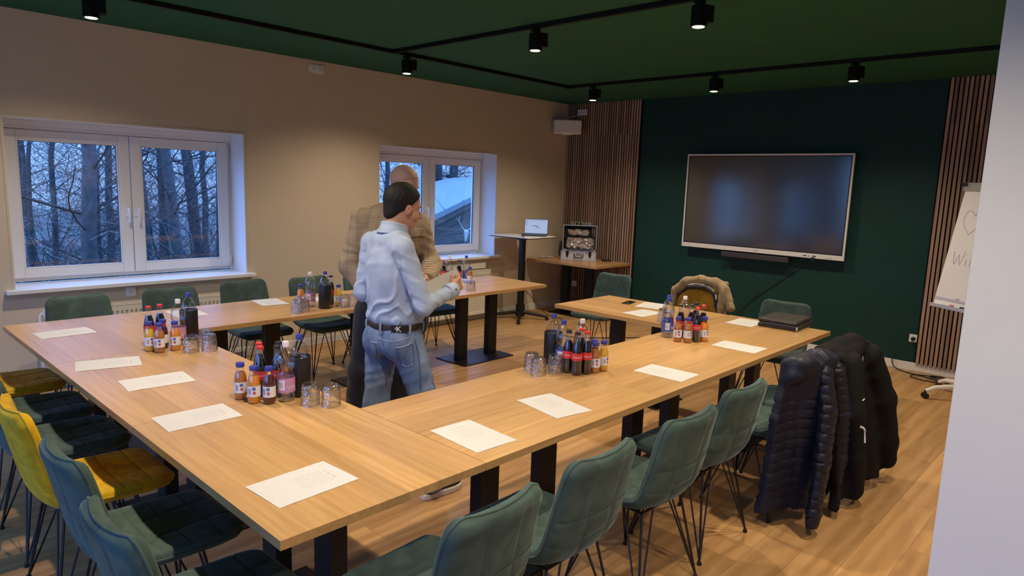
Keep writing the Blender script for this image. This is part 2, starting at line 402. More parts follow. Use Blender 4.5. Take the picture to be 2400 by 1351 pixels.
# ---------------------------------------------------------------- slatted wall panels beside the screen
simple('slat_core', (.020, .012, .010), .8, spec=.2)
def slat_panel(label, y0, n, z0):
    pitch = .0397; zt = H-.004; zj = 2.47
    p = thing('slat_panel', label, 'wall panel', (WX, y0, 0), group='slatted wall panels')
    ob('backing', Geo().box(-.012, -n*pitch-.002, z0, -.002, .012, zt), 'felt_black', p)
    m1 = Geo().box(-.036, -.0135, z0, -.012, .0135, zj-.0008).mesh('slat'); m2 = Geo().box(-.036, -.0135, zj+.0008, -.012, .0135, zt).mesh('slat')
    for mm in (m1, m2):                                 # veneered face, black core on the sides
        mm.materials.append(M('slat_wood')); mm.materials.append(M('slat_core'))
        for pl in mm.polygons: pl.material_index = 0 if pl.normal.x < -.5 or abs(pl.normal.z) > .5 else 1
    for i in range(n):
        y = -(i+.5)*pitch
        ob('slat', m1, 'slat_wood', p, loc=(0, y, 0)); ob('slat', m2, 'slat_wood', p, loc=(0, y, 0))
slat_panel('long slatted wood wall panel in the corner beside the window wall', WY-.008, 31, .09)
slat_panel('slatted wood wall panel behind the flip chart, beside the white wall', 1.602, 32, .075)

# ---------------------------------------------------------------- ceiling tracks and spotlights
TZ = H-.032
def track(label, x0, y0, x1, y1):
    w = .017
    t = thing('ceiling_track', label, 'light track', ((x0+x1)/2, (y0+y1)/2, H), group='black ceiling light tracks')
    hx, hy = max(abs(x1-x0)/2, w), max(abs(y1-y0)/2, w)
    g = Geo().box(-hx, -hy, -.032, hx, hy, -.02)
    if hx > hy: g.box(-hx, -hy, -.02, hx, -hy+.006, 0).box(-hx, hy-.006, -.02, hx, hy, 0)
    else: g.box(-hx, -hy, -.02, -hx+.006, hy, 0).box(hx-.006, -hy, -.02, hx, hy, 0)
    ob('rail', g, 'track_black', t)
    for s in (-1, 1):
        c = (s*(hx-.03), 0, 0) if hx > hy else (0, s*(hy-.03), 0)
        ob('end_cap', Geo().box(c[0]-.022, c[1]-.022, -.036, c[0]+.022, c[1]+.022, -.001), 'track_black', t)
track('black ceiling track running along the window wall', 1.35, 5.16, 6.355, 5.16)
track('black ceiling track branching off across the middle of the green ceiling', 3.83, 5.14, 3.83, -.9)
track('black ceiling track parallel to the screen wall', 6.335, 5.14, 6.335, -.9)
track('black ceiling track across the ceiling nearest the camera', 1.37, 5.14, 1.37, -.9)

simple('lamp_lens', (1, .9, .75), .4, emit=((1.0, .86, .66), 6.0))
simple('lamp_reflector', (.8, .75, .7), .25, metal=.9)
def make_spot(tilt=0.0):
    s = thing('track_spotlight', 'x', 'spotlight', (0, 0, TZ))
    ob('adapter', Geo().box(-.03, -.017, -.022, .03, .017, .0), 'track_black', s)
    ob('stem', Geo().cyl((0, 0, -.022), (0, 0, -.05), .009), 'track_black', s)
    b = ob('housing', Geo().lathe([(.0, -.035), (.045, -.035), (.048, -.04), (.048, -.150), (.043, -.155), (.041, -.152), (.041, -.135), (0, -.135)], 28), 'track_black', s, smooth=40)
    ob('driver_box', Geo().box(.018, -.036, -.125, .085, .036, -.028), 'track_black', s, bevel=.004)
    ob('reflector', Geo().lathe([(.0405, -.1545), (.0365, -.1545), (.0365, -.150), (.0405, -.150), (.0405, -.1545)], 28, cap=False), 'lamp_reflector', b, smooth=60)
    ob('lens', Geo().lathe([(0, -.1565), (.034, -.1565), (.036, -.154), (.036, -.145), (0, -.145)], 28), 'lamp_lens', b)
    ld = bpy.data.lights.new('spot_beam', 'SPOT'); ld.energy = SPOT_WATT; ld.color = SPOT_COLOR
    ld.spot_size = math.radians(144); ld.spot_blend = .9; ld.shadow_soft_size = .028
    lo = bpy.data.objects.new('spot_beam', ld); COL.objects.link(lo); lo.parent = s; lo.location = (0, 0, -.162)
    return s
spot0 = make_spot(); first = [True]
def spot(x, y, rz, label):
    s = spot0 if first[0] else copy_tree(spot0); first[0] = False
    s.location = (x, y, TZ); s.rotation_euler = (0, 0, rz); s['label'] = label; s['group'] = 'black track spotlights'
RX = math.radians(-20)
spot(1.43, 5.16, RX, 'black spotlight at the top edge above the big window')
spot(3.98, 5.16, RX, 'black spotlight on the window-side track just past the track junction')
spot(3.83, 3.45, RX, 'black spotlight halfway along the middle ceiling track')
spot(3.83, 2.14, RX, 'black spotlight on the middle track, largest in view at the top edge')
spot(6.335, 4.80, RX, 'black spotlight above the corner slats, leftmost on the screen-side track')
spot(6.335, 3.32, RX, 'black spotlight in front of the screen, middle one on the screen-side track')
spot(6.335, 2.03, RX, 'black spotlight on the screen-side track nearest the white wall')
spot(1.37, 3.45, RX, 'black spotlight above the near table row, out of view')
spot(1.37, 2.10, RX, 'black spotlight above the near table corner, out of view')
spot(1.37, .75, RX, 'black spotlight beside the camera, out of view')
spot(1.37, -.55, RX, 'added black spotlight behind the camera, unseen, brightening chair backs and white wall')  # added lamp: brightens the right-row chair backs and the partition
spot(3.83, -.55, RX, 'added black spotlight behind the white wall, unseen, brightening chair backs and floor')  # added lamp, unseen: lifts the chair backs and the floor at right
spot(3.83, .80, RX, 'black spotlight above the coats, out of view')

# ---------------------------------------------------------------- radiators
def radiator(label, x0, x1, pipe):
    z0, z1 = .085, .648; yb, yf = WY-.035, WY-.125
    r = thing('radiator', label, 'radiator', ((x0+x1)/2, WY-.08, 0), group='panel radiators'); hw = (x1-x0)/2
    n = int((x1-x0)/.036); g = Geo(); y_f, y_b = -.045, .045
    # ribbed front plate
    xs = []; 
    for i in range(n):
        a = -hw + (x1-x0)*i/n; p = (x1-x0)/n
        xs += [(a, 0), (a+.38*p, 0), (a+.5*p, 1), (a+.88*p, 1)]
    xs.append((hw, 0))
    v = []; f = []
    for (x, d) in xs:
        v += [(x, y_f, z0), (x, y_f, z0+.03), (x, y_f+d*.012, z0+.045), (x, y_f+d*.012, z1-.06), (x, y_f, z1-.045), (x, y_f, z1)]
    for i in range(len(xs)-1):
        for j in range(5): f.append((i*6+j, (i+1)*6+j, (i+1)*6+j+1, i*6+j+1))
    g.add(v, f); ob('front_plate', g, 'radiator', r)
    ob('rear_plate', Geo().box(-hw, .025, z0, hw, .04, z1), 'radiator', r)
    ob('side_cover', Geo().box(-hw-.004, y_f, z0, -hw+.004, .04, z1+.004).box(hw-.004, y_f, z0, hw+.004, .04, z1+.004), 'radiator', r)
    g = Geo().box(-hw, y_f-.002, z1-.004, hw, y_f+.012, z1+.004).box(-hw, .028, z1-.004, hw, .04, z1+.004)
    k = int((x1-x0)/.022)
    for i in range(k): a = -hw+(x1-x0)*(i+.25)/k; g.box(a, y_f+.012, z1-.003, a+.011, .028, z1+.003)
    ob('top_grille', g, 'radiator', r)
    ob('bracket', Geo().box(-hw*.7-.02, .04, z0+.1, -hw*.7+.02, .079, z1-.1).box(hw*.7-.02, .04, z0+.1, hw*.7+.02, .079, z1-.1), 'radiator', r)
    if pipe:
        v = ob('valve', Geo().tube([(-hw-.03, 0, z1-.02), (-hw, 0, z1-.02)], .012, 10).lathe([(0, .0), (.018, .0), (.02, .01), (.018, .055), (0, .06)], 16, c=(-hw-.075, 0, z1-.045)), 'white_plastic', r, smooth=40)
        ob('pipe', Geo().tube([(-hw-.03, 0, z1-.02), (-hw-.1, 0, z1-.02), (-hw-.11, 0, z1-.035), (-hw-.11, 0, 0)], .010, 10), 'white_plastic', r, smooth=50)
radiator('white ribbed radiator under the large window behind the green chairs', 1.36, 2.92, True)
radiator('white ribbed radiator under the window behind the two men', 4.62, 6.18, False)
tag(ob('cable_duct', Geo().box(4.75, WY-.03, .66, 6.17, WY, .735), 'radiator', bevel=.003), 'cream cable duct on the wall above the far radiator', 'cable duct')

# ---------------------------------------------------------------- sockets
def socket(label, loc, rz, double=False, plugged=False, cat='socket'):
    s = thing('wall_socket', label, cat, loc, rz, group='white wall sockets')     # faces local -y
    w = .081*(2 if double else 1)/2
    ob('plate', Geo().box(-w, -.012, -.0405, w, 0, .0405), 'white_plastic', s, bevel=.004)
    for cx in ((-.0355, .0355) if double else (0,)):
        pr = [(.022, 0), (.020, .001), (.0185, .0105), (0, .0105)]
        g = Geo(); n = 20; v = []; f = []
        for r, d in pr[:3]:
            for j in range(n): t = 2*math.pi*j/n; v.append((cx+r*math.cos(t), -.0125+d, r*math.sin(t)))
        for i in range(2):
            for j in range(n): f.append((i*n+j, i*n+(j+1) % n, (i+1)*n+(j+1) % n, (i+1)*n+j))
        f.append(tuple(2*n+j for j in range(n)))
        ring = Geo().tube([(cx, -.0155, 0), (cx, -.0115, 0)], .0215, 20)
        ob('outlet', ring, 'white_trim', s)
        g2 = Geo()
        for q in (-.0095, .0095): g2.cyl((cx+q, -.0165, 0), (cx+q, -.0150, 0), .0032, 8)
        ob('contact_hole', g2, 'black_plastic', s)
    if plugged:
        ob('plug', Geo().tube([(0, -.016, 0), (0, -.05, 0), (0, -.058, -.004)], [.019, .018, .012], 16), 'black_plastic', s, smooth=40)
    return s
socket('white double wall socket high on the window wall under the ceiling', (3.73, WY, 2.834), 0, True)
socket('white double socket high on the corner slats above the speaker', (WX-.036, 6.045, 2.79), -math.pi/2, True)
socket('white wall socket with black plug beside the slats near the floor', (WX, 1.645, .335), -math.pi/2, False, True)
socket('small white socket low on the corner slats behind the table columns', (WX-.036, 6.04, .355), -math.pi/2)
socket('white socket just under the sill of the large window', (1.93, WY, .735), 0)
# ================================================================ OUTSIDE THE WINDOWS
simple('bark', (0.030, 0.026, 0.026), .9, var=.5, vscale=9, bmp=.8, bscale=25, bdist=.02)
simple('bark_grey', (0.065, 0.06, 0.058), .9, var=.4, vscale=12, bmp=.6, bscale=30, bdist=.01)
simple('twig', (0.030, 0.026, 0.025), .85)
simple('twig_pale', (0.22, 0.20, 0.18), .8)
simple('leaf_litter', (0.075, 0.058, 0.042), .95, var=.6, vscale=4, bmp=1, bscale=12, bdist=.05)
simple('roof_sheet', (0.115, 0.13, 0.14), .6, var=.08, vscale=2)
simple('bone', (0.30, 0.29, 0.27), .6)
def outside():
    g = Geo(); n = 26; rr = random.Random(2)
    for j in range(n+1):
        for i in range(n+1):
            x = -8+i*40/n; y = 6.8+j*30/n; g.v.append((x, y, -.75 + rr.uniform(-.06, .06) + max(0, y-14)*.03))
    for j in range(n):
        for i in range(n): a = j*(n+1)+i; g.f.append((a, a+1, a+n+2, a+n+1))
    tag(ob('forest_ground', g, 'leaf_litter', smooth=180), kind='structure')
    def branch(g, p, d, r, ln, depth, rnd, lv):
        k = 5; pts = [p]; q = p.copy(); dd = d.copy()
        for i in range(k):
            dd = (dd + Vector((rnd.uniform(-1, 1), rnd.uniform(-1, 1), rnd.uniform(-.5, .8)))*.16).normalized(); q = q + dd*ln/k; pts.append(q.copy())
        g.tube(pts, [r*(1-.62*i/k) for i in range(k+1)], 6 if r > .05 else 4 if r > .015 else 3, cap=False)
        if depth <= 0: return
        for _ in range(lv):
            i = rnd.randint(1, k); b = pts[i]; az = rnd.uniform(0, 6.28)
            nd = (dd*.45 + Vector((math.cos(az), math.sin(az), rnd.uniform(-.1, .7)))*.8).normalized()
            branch(g, b, nd, r*(1-.62*i/k)*.55, ln*rnd.uniform(.45, .75), depth-1, rnd, lv)
    def tree(x, y, r, lean, label, seed, mat='bark', low=0.5, name='bare_tree'):
        rnd = random.Random(seed); t = thing(name, label, 'tree', (x, y, -.8), group='bare winter trees outside')
        hgt = 9.0; k = 10; pts = []
        for i in range(k+1):
            u = i/k; pts.append(Vector((lean[0]*u*hgt + rnd.uniform(-1, 1)*.06*u*3, lean[1]*u*hgt + rnd.uniform(-1, 1)*.06*u*3, u*hgt)))
        g = Geo().tube(pts, [r*(1.35 if i == 0 else 1-.7*i/k) for i in range(k+1)], 12); ob('trunk', g, mat, t, smooth=70)
        g = Geo()
        for _ in range(20):
            h = rnd.uniform(low, 5.2); i = int(h/hgt*k); b = pts[i].lerp(pts[i+1], h/hgt*k-i); az = rnd.uniform(0, 6.28)
            branch(g, b, Vector((math.cos(az), math.sin(az), rnd.uniform(.1, .9))).normalized(), max(.007, r*rnd.uniform(.10, .22)), rnd.uniform(.9, 2.4), 2, rnd, 3)
        ob('branches', g, 'twig', t)
    T = [(2.02, 10.4, .05, (.03, .0), 'thin bare tree at the left edge of the large window'),
         (2.80, 14.0, .13, (-.02, 0), 'bare tree farther back in the left pane of the large window'),
         (2.62, 12.0, .075, (.04, 0), 'forked dark sapling low in the left pane of the large window'),
         (2.47, 9.6, .17, (.012, 0), 'thick grey trunk in the middle of the left pane of the large window'),
         (4.0, 15.0, .17, (.0, 0), 'dark bare trunk right of the thick grey one in the left pane'),
         (5.12, 18.0, .15, (.02, 0), 'far bare tree at the right side of the left pane'),
         (4.93, 15.0, .18, (-.01, 0), 'bare trunk at the left edge of the right pane'),
         (4.56, 13.0, .15, (.0, 0), 'straight bare trunk left of centre in the right pane'),
         (4.32, 11.5, .16, (-.075, 0), 'leaning bare trunk in the middle of the right pane'),
         (5.60, 14.0, .20, (-.055, 0), 'second leaning bare trunk in the right pane'),
         (7.36, 18.0, .14, (.0, 0), 'far thin tree near the right edge of the right pane'),
         (5.12, 12.0, .06, (.01, 0), 'thin upright sapling at the right edge of the right pane'),
         (11.6, 16.0, .13, (.01, 0), 'bare tree behind the shaved head in the far window'),
         (14.6, 17.2, .30, (.0, 0), 'broad dark trunk at the left of the far window right pane'),
         (17.5, 20.0, .17, (.05, 0), 'leaning slim tree above the shed roof'),
         (19.6, 22.0, .20, (.02, 0), 'slim bare tree behind the middle of the shed roof'),
         (18.2, 19.2, .16, (.0, 0), 'bare tree behind the right end of the shed roof')]
    for i, (x, y, r, ln, lb) in enumerate(T): tree(x, y, r*.62, ln, lb, 30+i, 'bark_grey' if i in (3, 6, 8) else 'bark')
    # the tangle of twigs between the trees
    rnd = random.Random(9); g = Geo(); gp = Geo()
    for i in range(8500):
        y = rnd.uniform(8.6, 24); k = rnd.choice((0, 0, 1))
        x = y*(rnd.uniform(.13, .52) if not k else rnd.uniform(.66, 1.02)); z = rnd.uniform(-.7, 3.6)*(.5+y/24)
        if k and y < 16.5: y = rnd.uniform(16.8, 26); x = y*rnd.uniform(.66, 1.02)
        ln = rnd.uniform(.5, 1.7); d = Vector((rnd.gauss(0, .7), rnd.gauss(0, .5), rnd.uniform(-.1, 1.1))).normalized(); p = Vector((x, y, z)); pts = [p]
        for q in range(4):
            d = (d + Vector((rnd.gauss(0, .45), rnd.gauss(0, .45), rnd.gauss(0, .45)))).normalized(); pts.append(pts[-1]+d*ln/4)
        r = rnd.uniform(.002, .0055)*(y/14)**.7; (gp if i % 12 == 0 else g).tube(pts, [r, r*.85, r*.7, r*.5, r*.3], 3, cap=False)
    tag(ob('bare_thicket', g, 'twig'), 'dense tangle of bare dark twigs outside the windows', 'thicket', kind='stuff')
    tag(ob('pale_creeper', gp, 'twig_pale'), 'pale dry creeper stems hanging among the dark twigs', 'creeper', kind='stuff')
    # brambles near the glass at the bottom of the large window
    g = Geo()
    for i in range(750):
        y = rnd.uniform(9.0, 12.5); x = y*rnd.uniform(.15, .5); p = Vector((x, y, -.7)); d = Vector((rnd.gauss(0, .4), rnd.gauss(0, .4), 1)).normalized(); pts = [p]
        for q in range(6):
            d = (d + Vector((rnd.gauss(0, .3), rnd.gauss(0, .2), -.08*q))).normalized(); pts.append(pts[-1]+d*rnd.uniform(.15, .42))
        g.tube(pts, [.008, .007, .007, .006, .005, .004, .003], 3, cap=False)
    tag(ob('bramble_thicket', g, 'twig'), 'low dark brambles at the foot of the trees', 'thicket', kind='stuff')
    # shed seen through the far window
    s = thing('garden_shed', 'dark wooden shed with a pale blue-grey roof outside the far window', 'shed', (10.5, 12.5, -.75))
    O = Vector((10.5, 12.5, -.75))
    top = [Vector(p)-O for p in ((7.2, 9.55, .86), (12.7, 12.8, 1.66), (17.2, 16.2, 2.02), (14.6, 16.5, 1.90), (11.6, 15.2, 1.55))]
    dn = Vector((0, 0, -.12)); k = 5
    g = Geo().add([*top, *[p+dn for p in top]], [tuple(range(k)), tuple(range(2*k-1, k-1, -1))] + [(i, k+i, k+(i+1) % k, (i+1) % k) for i in range(k)])
    ob('roof', g, 'roof_sheet', s)
    for i in range(1, 5):
        u = i/5; a = top[0].lerp(top[1], u); b = top[4].lerp(top[3], u) if u < .6 else top[3].lerp(top[2], u-.3)
        ob('roof_seam', Geo().tube([a+Vector((0, 0, .01)), b+Vector((0, 0, .012))], .012, 5), 'roof_sheet', s)
    a, b = top[0], top[1]; e = (b-a); eh = Vector((e.x, e.y, 0)).normalized(); nrm = Vector((eh.y, -eh.x, 0))
    for i in range(3):
        g = Geo(); off = -.12-.17*i
        v = [a+dn*0+Vector((0, 0, off)), b+Vector((0, 0, off)), b+Vector((0, 0, off-.16)), a+Vector((0, 0, off-.16))]
        sh = -nrm*(.05 if i == 0 else .35)
        v = [p+sh for p in v]; g.add([*v, *[p-nrm*.04 for p in v]], [(0, 3, 2, 1), (4, 5, 6, 7), (0, 1, 5, 4), (1, 2, 6, 5), (2, 3, 7, 6), (3, 0, 4, 7)])
        ob('fascia_board', g, 'shed_wood', s)
    # horizontal wall boards under the eave
    ln = 6.4; ang = math.atan2(eh.y, eh.x)
    for i in range(10):
        z = 1.60-.205*i
        c = a + eh*ln*.5 - nrm*.55; c.z = z-.05
        ob('wall_board', Geo().box(-ln/2, -.02, -.1, ln/2, .02, .1), 'shed_wood', s, loc=c, rot=(random.Random(i).uniform(-.05, .05), 0, ang))
    ob('corner_post', Geo().box(-.07, -.07, 0, .07, .07, 1.9), 'shed_wood', s, loc=a + eh*2.4 - nrm*.3 + Vector((0, 0, -a.z)))
    sk = thing('deer_skull', 'white deer skull with antlers hanging outside the far window', 'skull', (8.55, 9.25, .82), math.radians(-140))
    def skull(P):
        d = d_ell(P, (0, 0, .02), (.05, .05, .06)); d = smin(d, d_cone(P, (.02, 0, 0), (.06, 0, -.13), .036, .018), .02)
        for q in (-1, 1): d = np.maximum(d, -d_ell(P, (.045, q*.032, .005), (.02, .015, .016)))
        return d
    ob('skull', sdf_mesh('skull', skull, (-.08, -.08, -.17), (.1, .08, .1), .007), 'bone', sk)
    for q in (-1, 1):
        g = Geo().tube([(0, q*.025, .06), (-.02, q*.09, .12), (-.01, q*.14, .22), (.02, q*.13, .33)], [.011, .010, .008, .004], 7)
        g.tube([(-.015, q*.10, .14), (.03, q*.12, .2)], [.008, .003], 6).tube([(-.008, q*.14, .22), (.01, q*.19, .3)], [.007, .003], 6)
        ob('antler', g, 'bone', sk, smooth=60)
    ob('hanger', Geo().tube([(-.04, 0, .05), (-.06, 0, -.2), (-.06, 0, -1.57)], .02, 6), 'shed_wood', sk)
outside()
# ================================================================ TABLES
TOPZ, TTH = 0.75, 0.030
def make_table(mat='oak_top', ns=7):
    t = thing('conference_table', 'x', 'table'); w = .8/ns
    mid = Geo().box(-.6+.0006, -w/2+.00003, TOPZ-TTH, .6-.0006, w/2-.00003, TOPZ).mesh('stave')
    for i in range(ns):
        ob('stave', mid, mat, t, loc=(0, -.4+w*(i+.5), 0), bevel=0)
    for s in (-1, 1):
        ob('column', Geo().box(s*.205-.058, -.035, .012, s*.205+.058, .035, TOPZ-TTH-.008), 'black_metal', t, bevel=.003)
    ob('base_plate', Geo().box(-.345, -.21, 0, .345, .21, .012), 'black_metal', t, bevel=.002)
    ob('mounting_plate', Geo().box(-.42, -.16, TOPZ-TTH-.008, .42, .16, TOPZ-TTH), 'black_metal', t)
    return t
tab0 = make_table(); tfirst = [True]
def table(x, y, rz, label, dz=0):
    t = tab0 if tfirst[0] else copy_tree(tab0); tfirst[0] = False
    t.location = (x, y, dz); t.rotation_euler = (0, 0, rz); t['label'] = label; t['group'] = 'oak conference tables'
Q = math.pi/2
LX = .853; LC = LX+.4                     # near row runs along the left of the picture
table(LC, 2.255, Q, 'oak table at the near corner of the square, single paper at its front corner')
table(LC, 3.456, Q, 'oak table in the middle of the near left row with two papers')
table(LC, 4.657, Q, 'oak table at the far left corner of the square by the window')
table(1.655+.6, 2.055, 0, 'oak table behind the three green chairs, right beside the near corner table')
table(1.655+1.8, 2.055, 0, 'oak table in the middle of the right row, glasses at its seam')
table(1.655+3.0, 2.055, 0, 'oak table at the end of the right row carrying the black folder')
table(4.835, 3.06, Q, 'short oak table in front of the screen carrying the phone')
table(1.655+.6, 4.855, 0, 'oak table of the window row between the corner and the black cooler')
table(1.655+1.8, 4.855, 0, 'oak table of the window row right behind the two men')
table(1.655+3.0, 4.855, 0, 'oak table at the end of the window row with its base plate fully visible')
table(7.37, 5.69, Q, 'oak side table in the corner carrying the open aluminium case')

# ================================================================ CHAIRS
def velvet(name, col, hi):
    m, nt, b = nodes_of(name)
    v = coords(nt, rnd=9.0); nz = N(nt, 'TexNoise'); nz.inputs['Scale'].default_value = 9; nz.inputs['Detail'].default_value = 6; nz.inputs['Distortion'].default_value = 1.2
    L(nt, v, nz.inputs['Vector'])
    rp = N(nt, 'ValToRGB'); rp.color_ramp.elements[0].position = .36; rp.color_ramp.elements[1].position = .68
    rp.color_ramp.elements[0].color = (*[c*.72 for c in col], 1); rp.color_ramp.elements[1].color = (*[c*1.18 for c in col], 1)
    L(nt, nz.outputs['Fac'], rp.inputs[0]); L(nt, rp.outputs[0], b.inputs['Base Color'])
    b.inputs['Roughness'].default_value = .8; b.inputs['Specular IOR Level'].default_value = .15
    b.inputs['Sheen Weight'].default_value = .55; b.inputs['Sheen Roughness'].default_value = .32; b.inputs['Sheen Tint'].default_value = (*hi, 1)
    n2 = N(nt, 'TexNoise'); n2.inputs['Scale'].default_value = 260; L(nt, v, n2.inputs['Vector']); bump(nt, b, n2.outputs['Fac'], .12, .001)
velvet('velvet_green', (.060, .096, .082), (.44, .54, .54))
velvet('velvet_mustard', (.25, .135, .012), (.5, .35, .12))
velvet('velvet_yellow', (.62, .36, .012), (.85, .66, .25))

def chair_meshes():
    prof = [(.268, .448), (.255, .458), (.20, .462), (.08, .455), (-.06, .446), (-.135, .455), (-.182, .495), (-.208, .57), (-.228, .66), (-.246, .75), (-.262, .815), (-.272, .85)]
    NS = 121; C = np.array(catmull(prof, NS)); seg = np.r_[0, np.cumsum(np.linalg.norm(np.diff(C, axis=0), axis=1))]; Ltot = seg[-1]
    sb = .36                                                    # arc length of the fold between seat and back
    grooves_s = [.095, .20, .30, .425, .525, .625]; grooves_u = [-.075, .075]
    # arc samples: denser round the stitch lines
    S = list(np.linspace(0, Ltot, 40)) + [sb]
    for g in grooves_s: S += [g-.011, g-.005, g, g+.005, g+.011]
    S += [.004, .01, .02, .035, Ltot-.004, Ltot-.01, Ltot-.02, Ltot-.035]
    S = np.array(sorted(s for s in S if 0 <= s <= Ltot)); S = S[np.r_[True, np.diff(S) > .0025]]
    U = list(np.linspace(-1, 1, 13))
    cy = np.interp(S, seg, C[:, 0]); cz = np.interp(S, seg, C[:, 1])
    ty = np.gradient(cy, S); tz = np.gradient(cz, S); ln = np.hypot(ty, tz); ty /= ln; tz /= ln
    ny, nz = tz, -ty                                            # normal: up on the seat, forward on the back
    sgn = np.where(True, 1.0, 1.0); ny, nz = ny*sgn, nz*sgn
    hw = np.interp(S, [0, .10, .25, .36, .45, .60, Ltot], [.205, .222, .226, .224, .226, .216, .198])
    rc = .055
    for arr, d in ((S, S), (S, Ltot-S)):
        q = np.clip(rc-d, 0, rc); hw = hw - (rc-np.sqrt(np.maximum(rc*rc-q*q, 0)))
    hw = np.maximum(hw, .02)
    wrap = np.interp(S, [0, .12, .30, .40, .50, Ltot], [.0, .004, .026, .040, .036, .026])
    topdip = np.interp(S, [Ltot-.12, Ltot], [0, .0])
    us = sorted(U + [g/.226+e for g in grooves_u for e in (-.045, -.02, 0, .02, .045)] + [-.985, -.955, -.91, .91, .955, .985])
    us = np.array(us); us = us[np.r_[True, np.diff(us) > .012]]
    def surf(off_fn):
        V = np.zeros((len(S), len(us), 3))
        for i in range(len(S)):
            x = us*hw[i]; o = off_fn(i, x) + wrap[i]*(np.abs(us)**2.2)
            V[i, :, 0] = x; V[i, :, 1] = cy[i]+ny[i]*o; V[i, :, 2] = cz[i]+nz[i]*o
        return V
    def quilt(i, x):
        s = S[i]; d = np.minimum(hw[i]-np.abs(x), min(s, Ltot-s)); e = np.clip(d/.028, 0, 1); rim = np.sqrt(np.clip(1-(1-e)**2, 0, 1))
        g = np.zeros_like(x)
        for q in grooves_u: g = np.maximum(g, np.exp(-((x-q)/.0045)**2))
        gs = max(math.exp(-((s-q)/.0045)**2) for q in grooves_s + [sb])
        g = np.maximum(g, gs)
        puff = .0
        return .002 + rim*.029 - g*.0042*rim
    def outer(i, x):
        s = S[i]; d = np.minimum(hw[i]-np.abs(x), min(s, Ltot-s)); e = np.clip(d/.03, 0, 1); rim = np.sqrt(np.clip(1-(1-e)**2, 0, 1))
        g = np.zeros_like(x)
        for q in grooves_u: g = np.maximum(g, np.exp(-((x-q)/.006)**2))
        g = np.maximum(g, max(math.exp(-((s-q)/.006)**2) for q in grooves_s))
        return -.002 - rim*.024 + g*.0035*rim*(s > sb)
    A = surf(quilt); B = surf(outer); k = int(np.argmin(np.abs(S-sb)))
    def patch(V, i0, i1, flip):
        W = V[i0:i1+1]; r, c = W.shape[:2]; g = Geo(); g.v = [tuple(p) for p in W.reshape(-1, 3)]
        for i in range(r-1):
            for j in range(c-1):
                q = (i*c+j, i*c+j+1, (i+1)*c+j+1, (i+1)*c+j); g.f.append(q[::-1] if flip else q)
        return g
    seat = patch(A, 0, k, True).mesh('seat', 180); back = patch(A, k, len(S)-1, True).mesh('backrest', 180)
    shell = patch(B, 0, len(S)-1, False).mesh('shell', 180)
    mid = (A+B)/2; n0 = 0; loop = [mid[0, j] for j in range(len(us))] + [mid[i, -1] for i in range(1, len(S))] + [mid[-1, j] for j in range(len(us)-2, -1, -1)] + [mid[i, 0] for i in range(len(S)-2, 0, -1)]
    lp = [Vector(p) for p in loop]; pts = [lp[0]]
    for p in lp[1:]:
        if (p-pts[-1]).length > .009: pts.append(p)
    pts.append(pts[0]); piping = Geo().tube(pts, .0045, 6, cap=False).mesh('piping', 180)
    return seat, back, shell, piping
CH = chair_meshes()
def leg_mesh(sx, sy):
    fx, fy = sx*.232, sy*.195 - .0; g = Geo(); zt = .422
    for tx, ty_, r in ((sx*.075, sy*.135, .0042), (sx*.150, sy*.130, .0055), (sx*.155, sy*.045, .0042)):
        g.tube([(tx, ty_, zt), (fx, fy, .012)], r, 6)
    g.lathe([(0, 0), (.010, 0), (.012, .006), (.009, .018), (0, .022)], 10, c=(fx, fy, 0))
    return g.mesh('leg', 50)
LEGS = [leg_mesh(sx, sy) for sx in (-1, 1) for sy in (-1, 1)]
def frame_mesh():
    g = Geo(); z = .424
    P = [(-.155, -.135), (.155, -.135), (.155, .135), (-.155, .135)]
    for i in range(4): g.tube([(*P[i], z), (*P[(i+1) % 4], z)], .006, 6)
    g.tube([(-.155, 0, z), (.155, 0, z)], .005, 6); g.tube([(-.075, -.135, z), (-.075, .135, z)], .005, 6); g.tube([(.075, -.135, z), (.075, .135, z)], .005, 6)
    return g.mesh('seat_frame', 50)
FRM = frame_mesh()
def make_chair(color):
    c = thing('velvet_chair', 'x', 'chair'); m = 'velvet_'+color
    for nm, me in zip(('seat', 'backrest', 'shell', 'piping'), CH):
        mm = me.copy(); mm.materials.clear(); mm.materials.append(M(m)); ob(nm, mm, None, c)
    for me in LEGS: ob('leg', me, 'black_metal', c)
    ob('seat_frame', FRM, 'black_metal', c)
    return c
chair_src = {'mustard': make_chair('mustard'), 'green': make_chair('green'), 'yellow': make_chair('yellow')}; cused = {}
def chair(x, y, rz, color, label):
    s = chair_src[color]; o = copy_tree(s) if color in cused else s; cused[color] = 1
    o.location = (x, y, 0); o.rotation_euler = (0, 0, rz); o['label'] = label; o['group'] = 'quilted velvet chairs around the tables'
    return o
# local +y is the front of the chair
cx = .775
chair(cx, 4.86, -Q+.02, 'yellow', 'yellow velvet chair at the far end of the near row, only its seat in view')
chair(cx-.01, 4.24, -Q-.03, 'green', 'dark green velvet chair seat next to the far yellow one')
chair(cx-.01, 3.68, -Q+.02, 'green', 'dark green velvet chair between the two yellow chairs, nearer one')
chair(cx-.02, 3.10, -Q, 'yellow', 'bright yellow velvet chair with its backrest in view at the left edge')
chair(cx+.0, 2.49, -Q+.02, 'green', 'green velvet chair with blue-lit back just in front of the yellow chair')
chair(cx-.03, 1.90, -Q+.03, 'green', 'green velvet chair nearest the camera at the bottom left')
ry = 1.53
chair(1.31, ry-.02, 0.05, 'green', 'green velvet chair at the bottom edge, first along the right row')
chair(1.86, ry, 0.02, 'green', 'green velvet chair second along the right row, its full back toward the camera')
chair(2.47, ry-.01, -.02, 'green', 'green velvet chair third along the right row')
